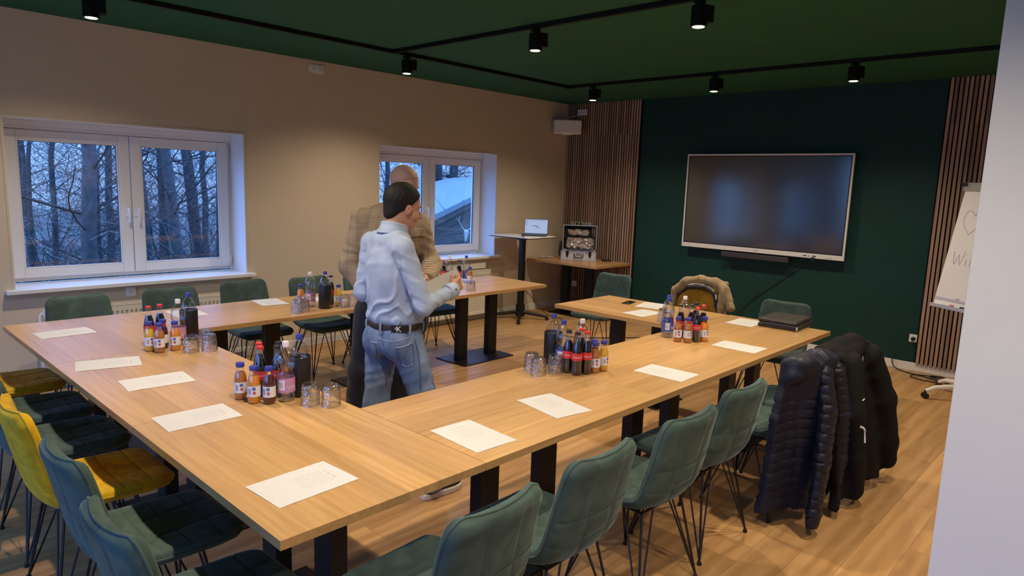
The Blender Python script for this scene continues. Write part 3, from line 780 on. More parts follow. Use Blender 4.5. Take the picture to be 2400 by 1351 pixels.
chair(3.05, ry+.02, -.03, 'green', 'green velvet chair fourth along the right row, beside the navy jacket')
chair(3.70, ry-.02, .03, 'green', 'green velvet chair hidden under the navy quilted jacket')
chair(4.20, ry-.04, -.06, 'green', 'green velvet chair hidden under the black coat')
wy = 5.36
chair(1.36, wy-.03, math.pi+.03, 'green', 'dark green velvet chair under the large window, leftmost of that row')
chair(1.98, wy-.02, math.pi-.03, 'green', 'dark green velvet chair in front of the radiator, second of the window row')
chair(2.62, wy+.06, math.pi, 'green', 'dark green velvet chair below the right end of the large window')
chair(3.19, wy-.05, math.pi+.03, 'green', 'dark green velvet chair behind the black cooler on the window row')
chair(3.74, wy-.06, math.pi, 'green', 'dark green velvet chair half hidden by the man in the plaid overshirt')
chair(4.42, wy-.06, math.pi-.06, 'green', 'dark green velvet chair behind the man in the blue shirt, beside the table column')
chair(5.68, 4.06, Q+.05, 'green', 'green velvet chair facing the room in front of the corner slats')
chair(5.78, 3.14, Q-.02, 'mustard', 'mustard velvet chair with the tan jacket over its back')
chair(5.45, 2.16, Q+.03, 'green', 'green velvet chair behind the black folder in front of the green wall')

# ================================================================ PAPERS
def paper_mat():
    m, nt, b = nodes_of('printed_paper')
    b.inputs['Roughness'].default_value = .8; b.inputs['Specular IOR Level'].default_value = .2
    tc = N(nt, 'TexCoord'); sp = N(nt, 'SeparateXYZ'); L(nt, tc.outputs['Object'], sp.inputs[0])
    def band(src, lo, hi, op1='GREATER_THAN'):
        a = N(nt, 'Math', operation='GREATER_THAN'); a.inputs[1].default_value = lo; L(nt, src, a.inputs[0])
        c = N(nt, 'Math', operation='LESS_THAN'); c.inputs[1].default_value = hi; L(nt, src, c.inputs[0])
        d = N(nt, 'Math', operation='MULTIPLY'); L(nt, a.outputs[0], d.inputs[0]); L(nt, c.outputs[0], d.inputs[1]); return d.outputs[0]
    def mul(a, c):
        d = N(nt, 'Math', operation='MULTIPLY'); L(nt, a, d.inputs[0]); L(nt, c, d.inputs[1]); return d.outputs[0]
    # text lines run along local x; the sheet is 0.297 (y) x 0.21 (x)
    my = N(nt, 'Math', operation='MODULO'); ay = N(nt, 'Math', operation='ADD'); ay.inputs[1].default_value = 1.0; L(nt, sp.outputs['Y'], ay.inputs[0])
    L(nt, ay.outputs[0], my.inputs[0]); my.inputs[1].default_value = .0105
    line = band(my.outputs[0], .002, .0062)
    nz = N(nt, 'TexNoise'); mp = N(nt, 'Mapping'); mp.inputs['Scale'].default_value = (190, 95, 1); L(nt, tc.outputs['Object'], mp.inputs['Vector']); L(nt, mp.outputs[0], nz.inputs['Vector']); nz.inputs['Scale'].default_value = 1
    word = N(nt, 'Math', operation='GREATER_THAN'); word.inputs[1].default_value = .5; L(nt, nz.outputs['Fac'], word.inputs[0])
    blk = mul(band(sp.outputs['X'], -.05, .05), band(sp.outputs['Y'], -.02, .088))
    ttl = mul(mul(band(sp.outputs['X'], -.035, .035), band(sp.outputs['Y'], .098, .108)), word.outputs[0])
    txt = mul(mul(line, blk), word.outputs[0])
    mx0 = N(nt, 'Math', operation='MAXIMUM'); L(nt, txt, mx0.inputs[0]); L(nt, ttl, mx0.inputs[1])
    mx = N(nt, 'MixRGB'); L(nt, mx0.outputs[0], mx.inputs['Fac']); mx.inputs['Color1'].default_value = (.58, .575, .57, 1); mx.inputs['Color2'].default_value = (.44, .435, .43, 1)
    L(nt, mx.outputs[0], b.inputs['Base Color'])
paper_mat()
def sheet_mesh():
    g = Geo(); nx, ny = 4, 6; rr = random.Random(1)
    for j in range(ny+1):
        for i in range(nx+1): g.v.append((-.105+.21*i/nx, -.1485+.297*j/ny, .0012+.0006*math.sin(3*j+i)))
    for j in range(ny):
        for i in range(nx): a = j*(nx+1)+i; g.f.append((a, a+1, a+nx+2, a+nx+1))
    n = len(g.v); g.v += [(x, y, z-.0006) for x, y, z in g.v]; g.f += [tuple(n+i for i in q[::-1]) for q in list(g.f)]
    return g.mesh('sheet', 180)
SH = sheet_mesh()
def paper(x, y, rz, label):
    # rz: direction of the sheet's top (local +y)
    o = ob('paper_sheet', SH, 'printed_paper', loc=(x, y, TOPZ), rot=(0, 0, rz)); tag(o, label, 'paper', 'printed sheets on the tables')
D = math.radians
paper(1.09, 4.82, -Q+D(3), 'printed sheet at the far left corner of the tables')
paper(1.07, 3.905, -Q-D(14), 'crooked printed sheet at the first table seam on the left')
paper(1.145, 3.43, -Q-D(4), 'printed sheet in front of the far yellow and green chairs')
paper(1.085, 2.80, -Q-D(1), 'printed sheet across the second table seam on the left')
paper(1.087, 1.945, -Q+D(3), 'printed sheet nearest the camera on the corner table')
paper(1.805, 1.885, D(-3), 'printed sheet beside the corner table seam in front of the right row')
paper(2.345, 1.913, D(-10), 'slightly turned printed sheet in the middle of the right row')
paper(3.257, 1.865, D(2), 'printed sheet in front of the glasses and colas')
paper(4.20, 1.880, D(1), 'printed sheet below the cluster nearest the screen')
paper(5.045, 2.223, Q+D(2), 'printed sheet touching the black folder')
paper(4.715, 2.95, Q+D(-4), 'printed sheet nearest the edge of the screen-side table')
paper(5.08, 3.10, Q+D(14), 'printed sheet beside the phone')
paper(2.577, 5.10, D(172), 'printed sheet alone on the window row near the black cooler')
paper(1.90, 5.02, D(178), 'printed sheet behind the cluster at the corner by the window')
paper(3.0, 4.95, D(185), 'printed sheet behind the glasses beside the standing men')
# ================================================================ DRINKS
thin_clear('clear_glass', (.985, .99, .99), refl=.75, rough=.02, base=.07, power=2.5)
thin_clear('clear_pet', (.97, .98, .99), refl=.85, rough=.06, base=.12, power=2.0, bmp=.6, bscale=55)
thin_clear('cut_glass', (.96, .965, .975), refl=.85, rough=.06, base=.20, power=1.5, bmp=1.0, bscale=70)
simple('cola', (.012, .004, .002), .08, spec=.6)
def liquid(name, col):
    m, nt, b = nodes_of(name); b.inputs['Base Color'].default_value = (*col, 1); b.inputs['Roughness'].default_value = .12
    b.inputs['Subsurface Weight'].default_value = .4; b.inputs['Subsurface Radius'].default_value = (.02, .01, .005)
liquid('orange_juice', (.80, .30, .03)); liquid('apple_juice', (.50, .19, .045)); liquid('yellow_juice', (.80, .48, .05)); liquid('cherry_juice', (.10, .012, .010))
simple('cap_blue', (.035, .045, .33), .35); simple('cap_white', (.78, .70, .72), .35); simple('cap_red', (.62, .035, .04), .35); simple('cap_dark', (.05, .045, .045), .3, metal=.6)
simple('label_red', (.60, .035, .04), .45); simple('label_white', (.76, .74, .76), .55); simple('label_pink', (.55, .26, .42), .5); simple('label_blue', (.09, .11, .42), .5); simple('label_violet', (.32, .20, .45), .5)
simple('print_grey', (.28, .27, .30), .6); simple('print_red', (.50, .10, .10), .6); simple('print_white', (.8, .79, .8), .5); simple('print_blue', (.10, .12, .40), .6)
def arc(r, z0, z1, a0, a1, n=10): return Geo().lathe([(r, z0), (r, z1)], n, a0=a0, a1=a1, cap=False)
def bent_text(txt, size, r, z, a_mid):
    cu = bpy.data.curves.new('txt', 'FONT'); cu.body = txt; cu.size = size; cu.align_x = 'CENTER'; cu.shear = .3; cu.resolution_u = 2
    tmp = bpy.data.objects.new('tmp', cu); COL.objects.link(tmp); me = bpy.data.meshes.new_from_object(tmp); bpy.data.objects.remove(tmp)
    for v in me.vertices:
        a = a_mid + v.co.x/r; v.co = (r*math.cos(a), r*math.sin(a), z+v.co.y)
    return me
def bottle_cola(cap='cap_red'):
    t = thing('cola_bottle', 'x', 'bottle')
    pr = [(.0, .002), (.024, 0), (.0275, .004), (.0285, .02), (.0275, .045), (.0262, .06), (.0285, .085), (.0292, .11), (.0285, .128), (.024, .155), (.0175, .178), (.0135, .195), (.0125, .212), (.0145, .218), (.0135, .226), (.0125, .230)]
    ob('glass', Geo().lathe(pr, 24, cap=False), 'clear_glass', t, smooth=60)
    q = [(0, .006)] + [(max(r-.0018, .002), z+.002) for r, z in pr[1:11]] + [(0, .181)]
    ob('cola', Geo().lathe(q, 24), 'cola', t, smooth=60)
    ob('cap', Geo().lathe([(0, .237), (.0125, .237), (.0155, .234), (.0162, .222), (.0150, .222)], 21, cap=False), cap, t, smooth=40)
    lb = ob('label', arc(.0297, .084, .124, 0, 2*math.pi, 28), 'label_red', t, smooth=80)
    g = bent_text('Coca-Cola', .0135, .0301, .099, 3.93)
    ob('lettering', g, 'print_white', lb)
    return t
def bottle_juice(liq):
    t = thing('juice_bottle', 'x', 'bottle')
    pr = [(0, .003), (.02, .0), (.0255, .004), (.0275, .012), (.0278, .032), (.0278, .085), (.0272, .096), (.023, .118), (.0165, .134), (.0150, .146), (.0150, .158)]
    ob('glass', Geo().lathe(pr, 22, cap=False), 'clear_glass', t, smooth=60)
    q = [(0, .005)] + [(max(r-.0015, .002), z+.001) for r, z in pr[1:8]] + [(.0175, .127), (0, .1275)]
    ob('juice', Geo().lathe(q, 22), liq, t, smooth=60)
    g = Geo(); g.lathe([(0, .170), (.0165, .170), (.0185, .167), (.0188, .152), (.0172, .150)], 22, cap=False)
    ob('cap', g, 'cap_blue', t, smooth=40)
    lb = ob('label', arc(.0283, .034, .083, 0, 2*math.pi, 24), 'label_white', t, smooth=80)
    g = Geo()
    for a in (3.5,):
        for k in range(5): g.add(arc(.0286, .046, .072, a+k*.09, a+k*.09+.05, 1).v, [(0, 1, 3, 2)])
    ob('barcode', g, 'print_grey', lb)
    g = Geo()
    for a in (4.45,):
        n = 10; c = (a, .052); v = [(.0286*math.cos(a+.25*math.cos(6.283*j/n)), .0286*math.sin(a+.25*math.cos(6.283*j/n)), .052+.008*math.sin(6.283*j/n)) for j in range(n)]; g.add(v, [tuple(range(n))])
    ob('fruit_print', g, 'print_red', lb)
    g = Geo()
    for a in (4.15,): g.add(arc(.0286, .064, .078, a, a+.5, 3).v, [(0, 1, 5, 4), (1, 2, 6, 5), (2, 3, 7, 6)])
    ob('brand_print', g, 'print_blue', lb)
    return t
def bottle_water(cap, lab, h=.275):
    t = thing('water_bottle', 'x', 'bottle'); s = h/.275
    pr = [(0, .008), (.024, .0), (.035, .006), (.0385, .018), (.0388, .06), (.0388, .120), (.0372, .132), (.0330, .140), (.0345, .147), (.0385, .160), (.0405, .176), (.0398, .192), (.0365, .208), (.0290, .225), (.0190, .238), (.0135, .246), (.0125, .262)]
    pr = [(r, z*s) for r, z in pr]
    ob('plastic', Geo().lathe(pr, 28, cap=False), 'clear_pet', t, smooth=70)
    g = Geo()
    for k in range(5):
        a = 2*math.pi*k/5; g.add(Geo().lathe([(0, 0), (.009, .002), (.010, .010), (0, .016)], 8, c=(.024*math.cos(a), .024*math.sin(a), .001)).v, Geo().lathe([(0, 0), (.009, .002), (.010, .010), (0, .016)], 8).f)
    ob('foot_ring', g, 'clear_pet', t, smooth=70)
    ob('cap', Geo().lathe([(0, .275*s), (.0135, .275*s), (.0150, .272*s), (.0152, .252*s), (.0140, .251*s)], 22, cap=False), cap, t, smooth=40)
    lb = ob('label', arc(.0394, .045*s, .112*s, 0, 2*math.pi, 32), lab, t, smooth=80)
    g = Geo()
    for a in (3.5,): g.add(arc(.0397, .058*s, .104*s, a, a+.75, 6).v, [(i, i+1, i+8, i+7) for i in range(6)])
    w = ob('info_panel', g, 'print_white', lb)
    g = Geo()
    for a in (3.6,):
        for k in range(6): g.add(arc(.0399, .066*s, .094*s, a+k*.08, a+k*.08+.04, 1).v, [(0, 1, 3, 2)])
    ob('barcode', g, 'print_grey', lb)
    g = Geo()
    for a in (4.5,):
        pts = [(.0399*math.cos(a+.12*i), .0399*math.sin(a+.12*i), (.070+.012*math.sin(i*2.1))*s) for i in range(9)]; g.tube(pts, .0011, 4)
    ob('script_print', g, 'print_white', lb)
    ob('stripe', Geo().add(arc(.0397, .046*s, .052*s, 0, 6.283, 28).v, arc(.0397, 0, 1, 0, 6.283, 28).f), 'print_blue' if lab == 'label_blue' else lab, lb)
    return t
def make_cooler():
    t = thing('bottle_cooler', 'x', 'cooler')
    ob('wall', Geo().lathe([(0, .004), (.049, .0), (.051, .003), (.0515, .184), (.0505, .187), (.047, .185), (.0465, .012), (0, .011)], 36), 'cooler_black', t, smooth=40)
    g = Geo().lathe([(.0505, .1865), (.0495, .1885), (.0475, .1885), (.0468, .1855)], 36, cap=False); ob('rim', g, 'chrome_dark', t, smooth=60)
    ob('emblem', Geo().cyl((.034, -.0375, .022), (.0352, -.0388, .022), .004, 10), 'print_white', t)
    return t
simple('cooler_black', (.012, .012, .014), .38, spec=.5); simple('chrome_dark', (.2, .21, .23), .25, metal=1)
def make_tumbler():
    """cut-glass tumbler standing upside down"""
    t = thing('drinking_glass', 'x', 'glass')
    n = 18; V = []; F = []; rings = [(.0435, 0, 0), (.0433, .004, 0), (.0427, .012, .8), (.0408, .040, 1.0), (.0388, .068, .9), (.0374, .084, .5), (.0355, .094, 0), (.0315, .098, 0)]
    for r, z, w in rings:
        for j in range(2*n): th = math.pi*j/n; rr = r*(1+(.022*w if j % 2 else -.022*w)); V.append((rr*math.cos(th+z*6), rr*math.sin(th+z*6), z))
    for i in range(len(rings)-1):
        for j in range(2*n): j2 = (j+1) % (2*n); F.append((i*2*n+j, i*2*n+j2, (i+1)*2*n+j2, (i+1)*2*n+j))
    F.append(tuple((len(rings)-1)*2*n+j for j in range(2*n)))
    ob('outer_wall', Geo().add(V, F), 'cut_glass', t, smooth=25)
    ob('inner_wall', Geo().lathe([(.0408, .001), (.038, .04), (.035, .082), (.029, .086), (0, .087)], 28, cap=False), 'clear_glass', t, smooth=60)
    ob('lip', Geo().lathe([(.0435, .0005), (.0420, 0), (.0405, .0008), (.0420, .003), (.0435, .0005)], 28, cap=False), 'clear_glass', t, smooth=80)
    return t
SRC = {'cola_r': bottle_cola('cap_red'), 'cola_d': bottle_cola('cap_dark'), 'orange': bottle_juice('orange_juice'), 'apple': bottle_juice('apple_juice'), 'yellow': bottle_juice('yellow_juice'),
       'cherry': bottle_juice('cherry_juice'), 'w_pink': bottle_water('cap_white', 'label_pink'), 'w_blue': bottle_water('cap_blue', 'label_blue'), 'w_white': bottle_water('cap_white', 'label_violet'),
       'cooler': make_cooler(), 'glass': make_tumbler()}
used = {}
GR = {'cola': 'cola bottles on the tables', 'juice': 'small juice bottles on the tables', 'w': 'clear water bottles on the tables', 'cooler': 'black bottle coolers', 'glass': 'upturned tumblers on the tables'}
def put(kind, x, y, label, rz=None, z=0.0):
    s = SRC[kind]; o = copy_tree(s) if kind in used else s; used[kind] = 1
    o.location = (x, y, TOPZ+z); o.rotation_euler = (0, 0, rz if rz is not None else random.Random(int(x*1000+y*77)).uniform(-.5, .5)); o['label'] = label
    o['group'] = GR['cola' if kind.startswith('cola') else 'w' if kind.startswith('w_') else kind if kind in GR else 'juice']
    return o
# --- cluster at the window-side corner
c1 = 'in the cluster at the window-side corner'
put('yellow', 1.325, 4.055, 'yellow juice bottle, leftmost ' + c1)
put('apple', 1.353, 3.985, 'brown apple juice bottle in front ' + c1)
put('cherry', 1.405, 4.075, 'dark juice bottle half hidden ' + c1)
put('orange', 1.438, 3.985, 'orange juice bottle ' + c1)
put('cola_r', 1.365, 4.175, 'cola bottle on the left ' + c1)
put('cola_r', 1.435, 4.20, 'cola bottle on the right ' + c1)
put('w_pink', 1.50, 4.095, 'water bottle with white cap ' + c1)
put('cooler', 1.60, 4.20, 'black cooler holding a bottle ' + c1)
put('w_blue', 1.60, 4.20, 'blue-capped water bottle inside the cooler ' + c1, z=.014)
put('glass', 1.49, 3.895, 'upturned tumbler on the left ' + c1)
put('glass', 1.578, 3.858, 'upturned tumbler on the right ' + c1)
put('glass', 1.603, 3.97, 'upturned tumbler at the back ' + c1)
# --- cluster on the near row
c2 = 'in the cluster on the near row'
put('apple', 1.325, 2.915, 'brown juice bottle, leftmost ' + c2)
put('orange', 1.345, 2.825, 'orange juice bottle ' + c2)
put('cherry', 1.392, 2.775, 'dark juice bottle in front of the colas ' + c2)
put('cola_r', 1.412, 2.895, 'red-capped cola bottle in front ' + c2)
put('cola_r', 1.440, 2.965, 'red-capped cola bottle behind another ' + c2)
put('cola_d', 1.478, 2.865, 'dark-capped cola bottle behind the pink label ' + c2)
put('cola_d', 1.520, 2.93, 'dark-capped cola bottle farthest back ' + c2)
put('w_pink', 1.468, 2.765, 'water bottle with pink label and white cap ' + c2)
put('cooler', 1.555, 2.80, 'black cooler holding a bottle ' + c2)
put('w_blue', 1.555, 2.80, 'blue-capped water bottle inside the cooler ' + c2, z=.014)
put('glass', 1.520, 2.645, 'upturned tumbler left of its twin ' + c2)
put('glass', 1.580, 2.572, 'upturned tumbler right of its twin ' + c2)
# --- cluster in the right row
c3 = 'in the cluster on the right row'
put('glass', 2.675, 2.300, 'upturned tumbler, leftmost ' + c3)
put('glass', 2.790, 2.278, 'upturned tumbler beside the colas ' + c3)
put('glass', 2.715, 2.385, 'upturned tumbler behind two others ' + c3)
put('cooler', 2.912, 2.402, 'black cooler holding a bottle ' + c3)
put('w_blue', 2.912, 2.402, 'blue-capped water bottle inside the cooler ' + c3, z=.014)
put('w_blue', 2.875, 2.300, 'water bottle with blue label behind the colas ' + c3)
put('w_white', 2.985, 2.255, 'water bottle with white cap ' + c3)
put('cola_d', 2.835, 2.228, 'cola bottle on the left in front ' + c3)
put('cola_d', 2.832, 2.165, 'cola bottle nearest the camera ' + c3)
put('cola_r', 2.892, 2.145, 'cola bottle beside the brown juice ' + c3)
put('cola_r', 2.93, 2.215, 'cola bottle hidden behind the front colas ' + c3)
put('apple', 2.950, 2.130, 'brown juice bottle ' + c3)
put('cherry', 2.995, 2.172, 'dark juice bottle behind the brown one ' + c3)
put('yellow', 3.022, 2.125, 'yellow juice bottle, rightmost ' + c3)
# --- cluster nearest the screen
c4 = 'in the cluster nearest the screen'
put('w_blue', 4.075, 2.345, 'water bottle with large blue label in front ' + c4)
put('w_blue', 4.17, 2.405, 'blue-capped water bottle at the back ' + c4)
put('w_white', 4.235, 2.315, 'water bottle with white cap ' + c4)
put('apple', 4.007, 2.228, 'brown juice bottle on the left ' + c4)
put('apple', 4.037, 2.170, 'brown juice bottle in the middle ' + c4)
put('cola_r', 4.098, 2.140, 'cola bottle nearest the camera ' + c4)
put('orange', 4.160, 2.115, 'orange juice bottle, rightmost ' + c4)
put('cola_d', 4.115, 2.275, 'cola bottle behind the left brown juice ' + c4)
put('cola_d', 4.175, 2.225, 'cola bottle in the middle row ' + c4)
put('cola_r', 4.225, 2.165, 'cola bottle behind the orange juice ' + c4)
put('cola_d', 4.27, 2.245, 'cola bottle farthest from the camera ' + c4)
put('glass', 4.53, 2.655, 'upturned tumbler alone on the screen-side table')
put('glass', 4.42, 2.56, 'upturned tumbler behind the blue-label bottle nearest the screen')
# --- cluster on the window row
c5 = 'in the cluster on the window row'
put('glass', 2.525, 4.570, 'upturned tumbler, leftmost ' + c5)
put('glass', 2.600, 4.610, 'upturned tumbler second from the left ' + c5)
put('glass', 2.625, 4.700, 'upturned tumbler behind its twins ' + c5)
put('orange', 2.70, 4.83, 'orange juice bottle ' + c5)
put('w_pink', 2.735, 4.745, 'water bottle with violet-pink label ' + c5)
put('cooler', 2.795, 4.625, 'black cooler holding a bottle ' + c5)
put('w_blue', 2.795, 4.625, 'blue-capped water bottle inside the cooler ' + c5, z=.014)
put('cola_d', 2.86, 4.76, 'cola bottle left of its twin behind the cooler ' + c5)
put('cola_d', 2.91, 4.73, 'cola bottle right of its twin behind the cooler ' + c5)
put('yellow', 2.93, 4.65, 'yellow juice bottle peeking out behind the cooler ' + c5)
put('glass', 2.945, 4.590, 'upturned tumbler right of the cooler ' + c5)
put('glass', 3.010, 4.560, 'upturned tumbler touching the blue shirt sleeve ' + c5)
# --- cluster behind the raised hand
c6 = 'in the cluster behind the raised hand'
put('cola_r', 4.44, 5.13, 'cola bottle at the left ' + c6)
put('w_white', 4.52, 5.13, 'water bottle with white cap ' + c6)
put('cola_d', 4.56, 5.03, 'dark-capped cola bottle ' + c6)
put('w_blue', 4.66, 5.03, 'blue-capped water bottle ' + c6)
put('apple', 4.63, 4.94, 'brown juice bottle ' + c6)
put('glass', 4.335, 4.605, 'upturned tumbler alone near the table edge below the raised hand')
# ================================================================ SCREEN AND WALL THINGS
def screen_mat():
    m, nt, b = nodes_of('screen_glass'); b.inputs['Base Color'].default_value = (.003, .003, .005, 1); b.inputs['Roughness'].default_value = .13
    b.inputs['Specular IOR Level'].default_value = .5; b.inputs['IOR'].default_value = 2.5
screen_mat()
simple('screen_bezel', (.66, .64, .63), .4)
def display():
    y0, y1, z0, z1 = 2.365, 4.305, 1.062, 2.200; xf = WX-.115
    t = thing('wall_display', 'large dark touch screen with white frame on the green wall', 'screen', (WX, (y0+y1)/2, (z0+z1)/2))
    hw, hh = (y1-y0)/2, (z1-z0)/2; X0 = xf-WX; b = .020; bb = .052
    ob('screen', Geo().box(X0+.006, -hw+b, -hh+bb, X0+.02, hw-b, hh-b), 'screen_glass', t)
    ob('bezel', Geo().box(X0, -hw, -hh, X0+.03, -hw+b, hh).box(X0, hw-b, -hh, X0+.03, hw, hh).box(X0, -hw+b, hh-b, X0+.03, hw-b, hh).box(X0, -hw+b, -hh, X0+.03, hw-b, -hh+bb), 'screen_bezel', t, bevel=.003)
    ob('inner_edge', Geo().box(X0+.004, -hw+b, -hh+bb, X0+.008, hw-b, -hh+bb+.014).box(X0+.004, -hw+b, hh-b-.012, X0+.008, hw-b, hh-b).box(X0+.004, -hw+b, -hh+bb+.014, X0+.008, -hw+b+.012, hh-b-.012).box(X0+.004, hw-b-.012, -hh+bb+.014, X0+.008, hw-b, hh-b-.012), 'black_plastic', t)
    ob('rear_housing', Geo().box(X0+.02, -hw+.03, -hh+.04, -.03, hw-.03, hh-.04), 'black_plastic', t)
    ob('wall_bracket', Geo().box(-.03, -.4, -.25, 0, .4, .25), 'black_metal', t)
    ob('logo', Geo().box(X0-.001, -.03, -hh+.022, X0+.001, .03, -hh+.030), 'print_grey', t)
    ob('port_row', Geo().box(X0-.001, -hw+.36, -hh+.018, X0+.001, -hw+.375, -hh+.026).box(X0-.001, -hw+.39, -hh+.018, X0+.001, -hw+.43, -hh+.028).box(X0-.001, -hw+.29, -hh+.018, X0+.001, -hw+.33, -hh+.030), 'black_plastic', t)
    ob('type_plate', Geo().box(X0-.001, -hw+.12, -hh+.012, X0+.001, -hw+.2, -hh+.018), 'print_grey', t)
    ob('adapter_stub', Geo().box(X0-.006, -hw+.30, -hh-.02, X0+.02, -hw+.34, -hh+.012), 'black_plastic', t)
display()
s = thing('soundbar', 'dark slim soundbar hanging below the white framed screen', 'soundbar', (WX, 3.355, 1.0))
ob('body', Geo().box(-.13, -.405, -.018, -.04, .405, .045), 'soundbar_grey' if 'soundbar_grey' in MATS else simple('soundbar_grey', (.03, .028, .034), .7), s, bevel=.01)
ob('bracket', Geo().box(-.04, -.15, -.015, 0, .15, .04), 'black_metal', s)
def cable(name, pts, r, label, mat='black_plastic', n=60):
    p = catmull(pts, n); tag(ob(name, Geo().tube([tuple(q) for q in p], r, 6), mat, smooth=80), label, 'cable', 'loose cables')
cable('screen_cable', [(WX-.06, 2.78, 1.08), (WX-.02, 2.80, .98), (WX-.012, 2.95, .85), (WX-.012, 3.25, .60), (WX-.014, 3.42, .45), (WX-.026, 3.7, .10), (WX-.03, 3.78, .012)], .005, 'thin dark cable running down the green wall from the screen')
cable('floor_cable', [(7.70, 3.80, .008), (7.3, 4.0, .008), (6.9, 4.2, .008), (6.4, 4.55, .008), (6.15, 4.9, .008), (6.6, 5.4, .008)], .005, 'thin dark cable crossing the floor behind the screen-side table')
cable('power_cable', [(WX-.06, 1.645, .33), (WX-.09, 1.65, .26), (WX-.05, 1.78, .16), (WX-.06, 1.80, .06), (WX-.12, 1.72, .010), (WX-.2, 1.5, .008), (WX-.30, 1.3, .008), (WX-.25, 1.2, .02), (WX-.15, 1.35, .012), (WX-.22, 1.55, .012), (WX-.34, 1.55, .008), (WX-.36, 1.35, .008), (WX-.2, 1.1, .010), (WX-.1, .9, .008)], .006, 'black power cable coiled on the floor below the wall socket')
cable('extension_cable', [(WX-.12, .8, .008), (WX-.24, 1.0, .012), (WX-.32, 1.2, .020), (WX-.22, 1.42, .022), (WX-.16, 1.3, .02), (WX-.28, 1.08, .016), (WX-.22, .9, .010)], .008, 'thicker black cable loop behind the flip chart foot')
# white corner speaker
sp = thing('corner_speaker', 'white boxy loudspeaker mounted high in the corner', 'speaker', (7.50, 6.10, 2.57), math.radians(-128))
ob('cabinet', Geo().box(-.10, -.19, -.095, .085, .19, .095), 'white_plastic', sp, bevel=.022, seg=4)
ob('grille', Geo().box(.085, -.178, -.083, .092, .178, .083), 'speaker_grille' if 'speaker_grille' in MATS else simple('speaker_grille', (.70, .66, .62), .6), sp, bevel=.006)
ob('wall_mount', Geo().box(-.16, -.03, -.03, -.10, .03, .03).box(-.20, -.05, -.05, -.16, .05, .05), 'white_plastic', sp)
ob('tilt_plate', Geo().box(-.05, -.06, -.108, .05, .06, -.095), 'white_plastic', sp)
cable('speaker_cable', [(WX-.05, 6.07, 2.78), (WX-.1, 6.10, 2.74), (7.55, 6.13, 2.70), (7.52, 6.12, 2.66)], .004, 'short white cable from the corner socket to the speaker', 'white_plastic')
# power strip on the slats
ps = thing('power_strip', 'grey power strip fixed to the slats above the open case', 'power strip', (WX-.036, 5.94, 1.23), -math.pi/2)
ob('body', Geo().box(-.175, -.045, -.026, .175, 0, .026), 'alu', ps, bevel=.004)
for i in range(5): ob('outlet', Geo().cyl((-.13+i*.062, -.0465, 0), (-.13+i*.062, -.040, 0), .019, 16), 'black_plastic' if i in (1, 2) else 'strip_grey' if 'strip_grey' in MATS else simple('strip_grey', (.25, .25, .27), .5), ps)

# ================================================================ STANDING TABLE WITH LAPTOP
ht = thing('standing_table', 'tall folding standing table with cream top and black star foot', 'table', (6.48, 5.93, 0), math.radians(3))
simple('cream_top', (.70, .63, .52), .4)
ob('tabletop', Geo().box(-.28, -.33, 1.086, .28, .33, 1.106), 'cream_top', ht, bevel=.006)
ob('edge_band', Geo().box(-.281, -.331, 1.0865, .281, .331, 1.096), 'black_plastic', ht)
ob('bracket', Geo().box(-.07, -.05, 1.05, .07, .05, 1.0865), 'black_metal', ht, bevel=.004)
ob('column', Geo().box(-.034, -.034, .10, .034, .034, 1.05), 'black_metal', ht, bevel=.006)
ob('inner_column', Geo().box(-.027, -.027, .42, .027, .027, 1.05), 'black_metal', ht)
ob('hub', Geo().box(-.045, -.045, .035, .045, .045, .20), 'black_metal', ht, bevel=.008)
for k in range(4):
    a = math.radians(45+90*k-8); c, s_ = math.cos(a), math.sin(a)
    lg = ob('leg', Geo().tube([(0, 0, .10), (.12*c, .12*s_, .085), (.36*c, .36*s_, .045)], [.026, .024, .017], 8), 'black_metal', ht, smooth=50)
    ob('foot', Geo().lathe([(0, 0), (.022, 0), (.024, .01), (.02, .045), (0, .05)], 12, c=(.355*c, .355*s_, 0)), 'black_plastic', lg)
lt = thing('laptop', 'open slim laptop with white screen on the standing table', 'laptop', (6.60, 5.83, 1.106), math.radians(-55))
# local -y is the user side
simple('laptop_dark', (.03, .03, .035), .35, metal=.5)
m, nt, b = nodes_of('laptop_screen'); b.inputs['Base Color'].default_value = (.02, .02, .02, 1); b.inputs['Emission Color'].default_value = (.50, .62, .92, 1); b.inputs['Emission Strength'].default_value = .62; b.inputs['Roughness'].default_value = .3
m, nt, b = nodes_of('screen_text'); b.inputs['Base Color'].default_value = (.02, .02, .02, 1); b.inputs['Emission Color'].default_value = (.14, .18, .35, 1); b.inputs['Emission Strength'].default_value = .5
ob('base', Geo().box(-.155, -.11, 0, .155, .11, .014), 'laptop_dark', lt, bevel=.004)
ob('keyboard', Geo().box(-.135, -.02, .014, .135, .085, .0152), 'black_plastic', lt)
ld_ = thing('lid', None, None); ld_.parent = lt; ld_.location = (0, .108, .012); ld_.rotation_euler = (math.radians(-14), 0, 0); ld_.name = 'lid'
ob('shell', Geo().box(-.155, -.003, 0, .155, .004, .205), 'laptop_dark', ld_, bevel=.003)
ob('display', Geo().box(-.149, -.0042, .010, .149, -.0030, .198), 'laptop_screen', ld_)
g = Geo()
for (x, z, w, h_) in ((-.05, .105, .075, .010), (.0, .085, .05, .008), (-.142, .14, .03, .004), (-.142, .155, .035, .004), (-.142, .17, .025, .004), (-.142, .12, .03, .004), (-.142, .186, .28, .005)): g.box(x, -.0046, z, x+w, -.0041, z+h_)
ob('screen_text', g, 'screen_text', ld_)
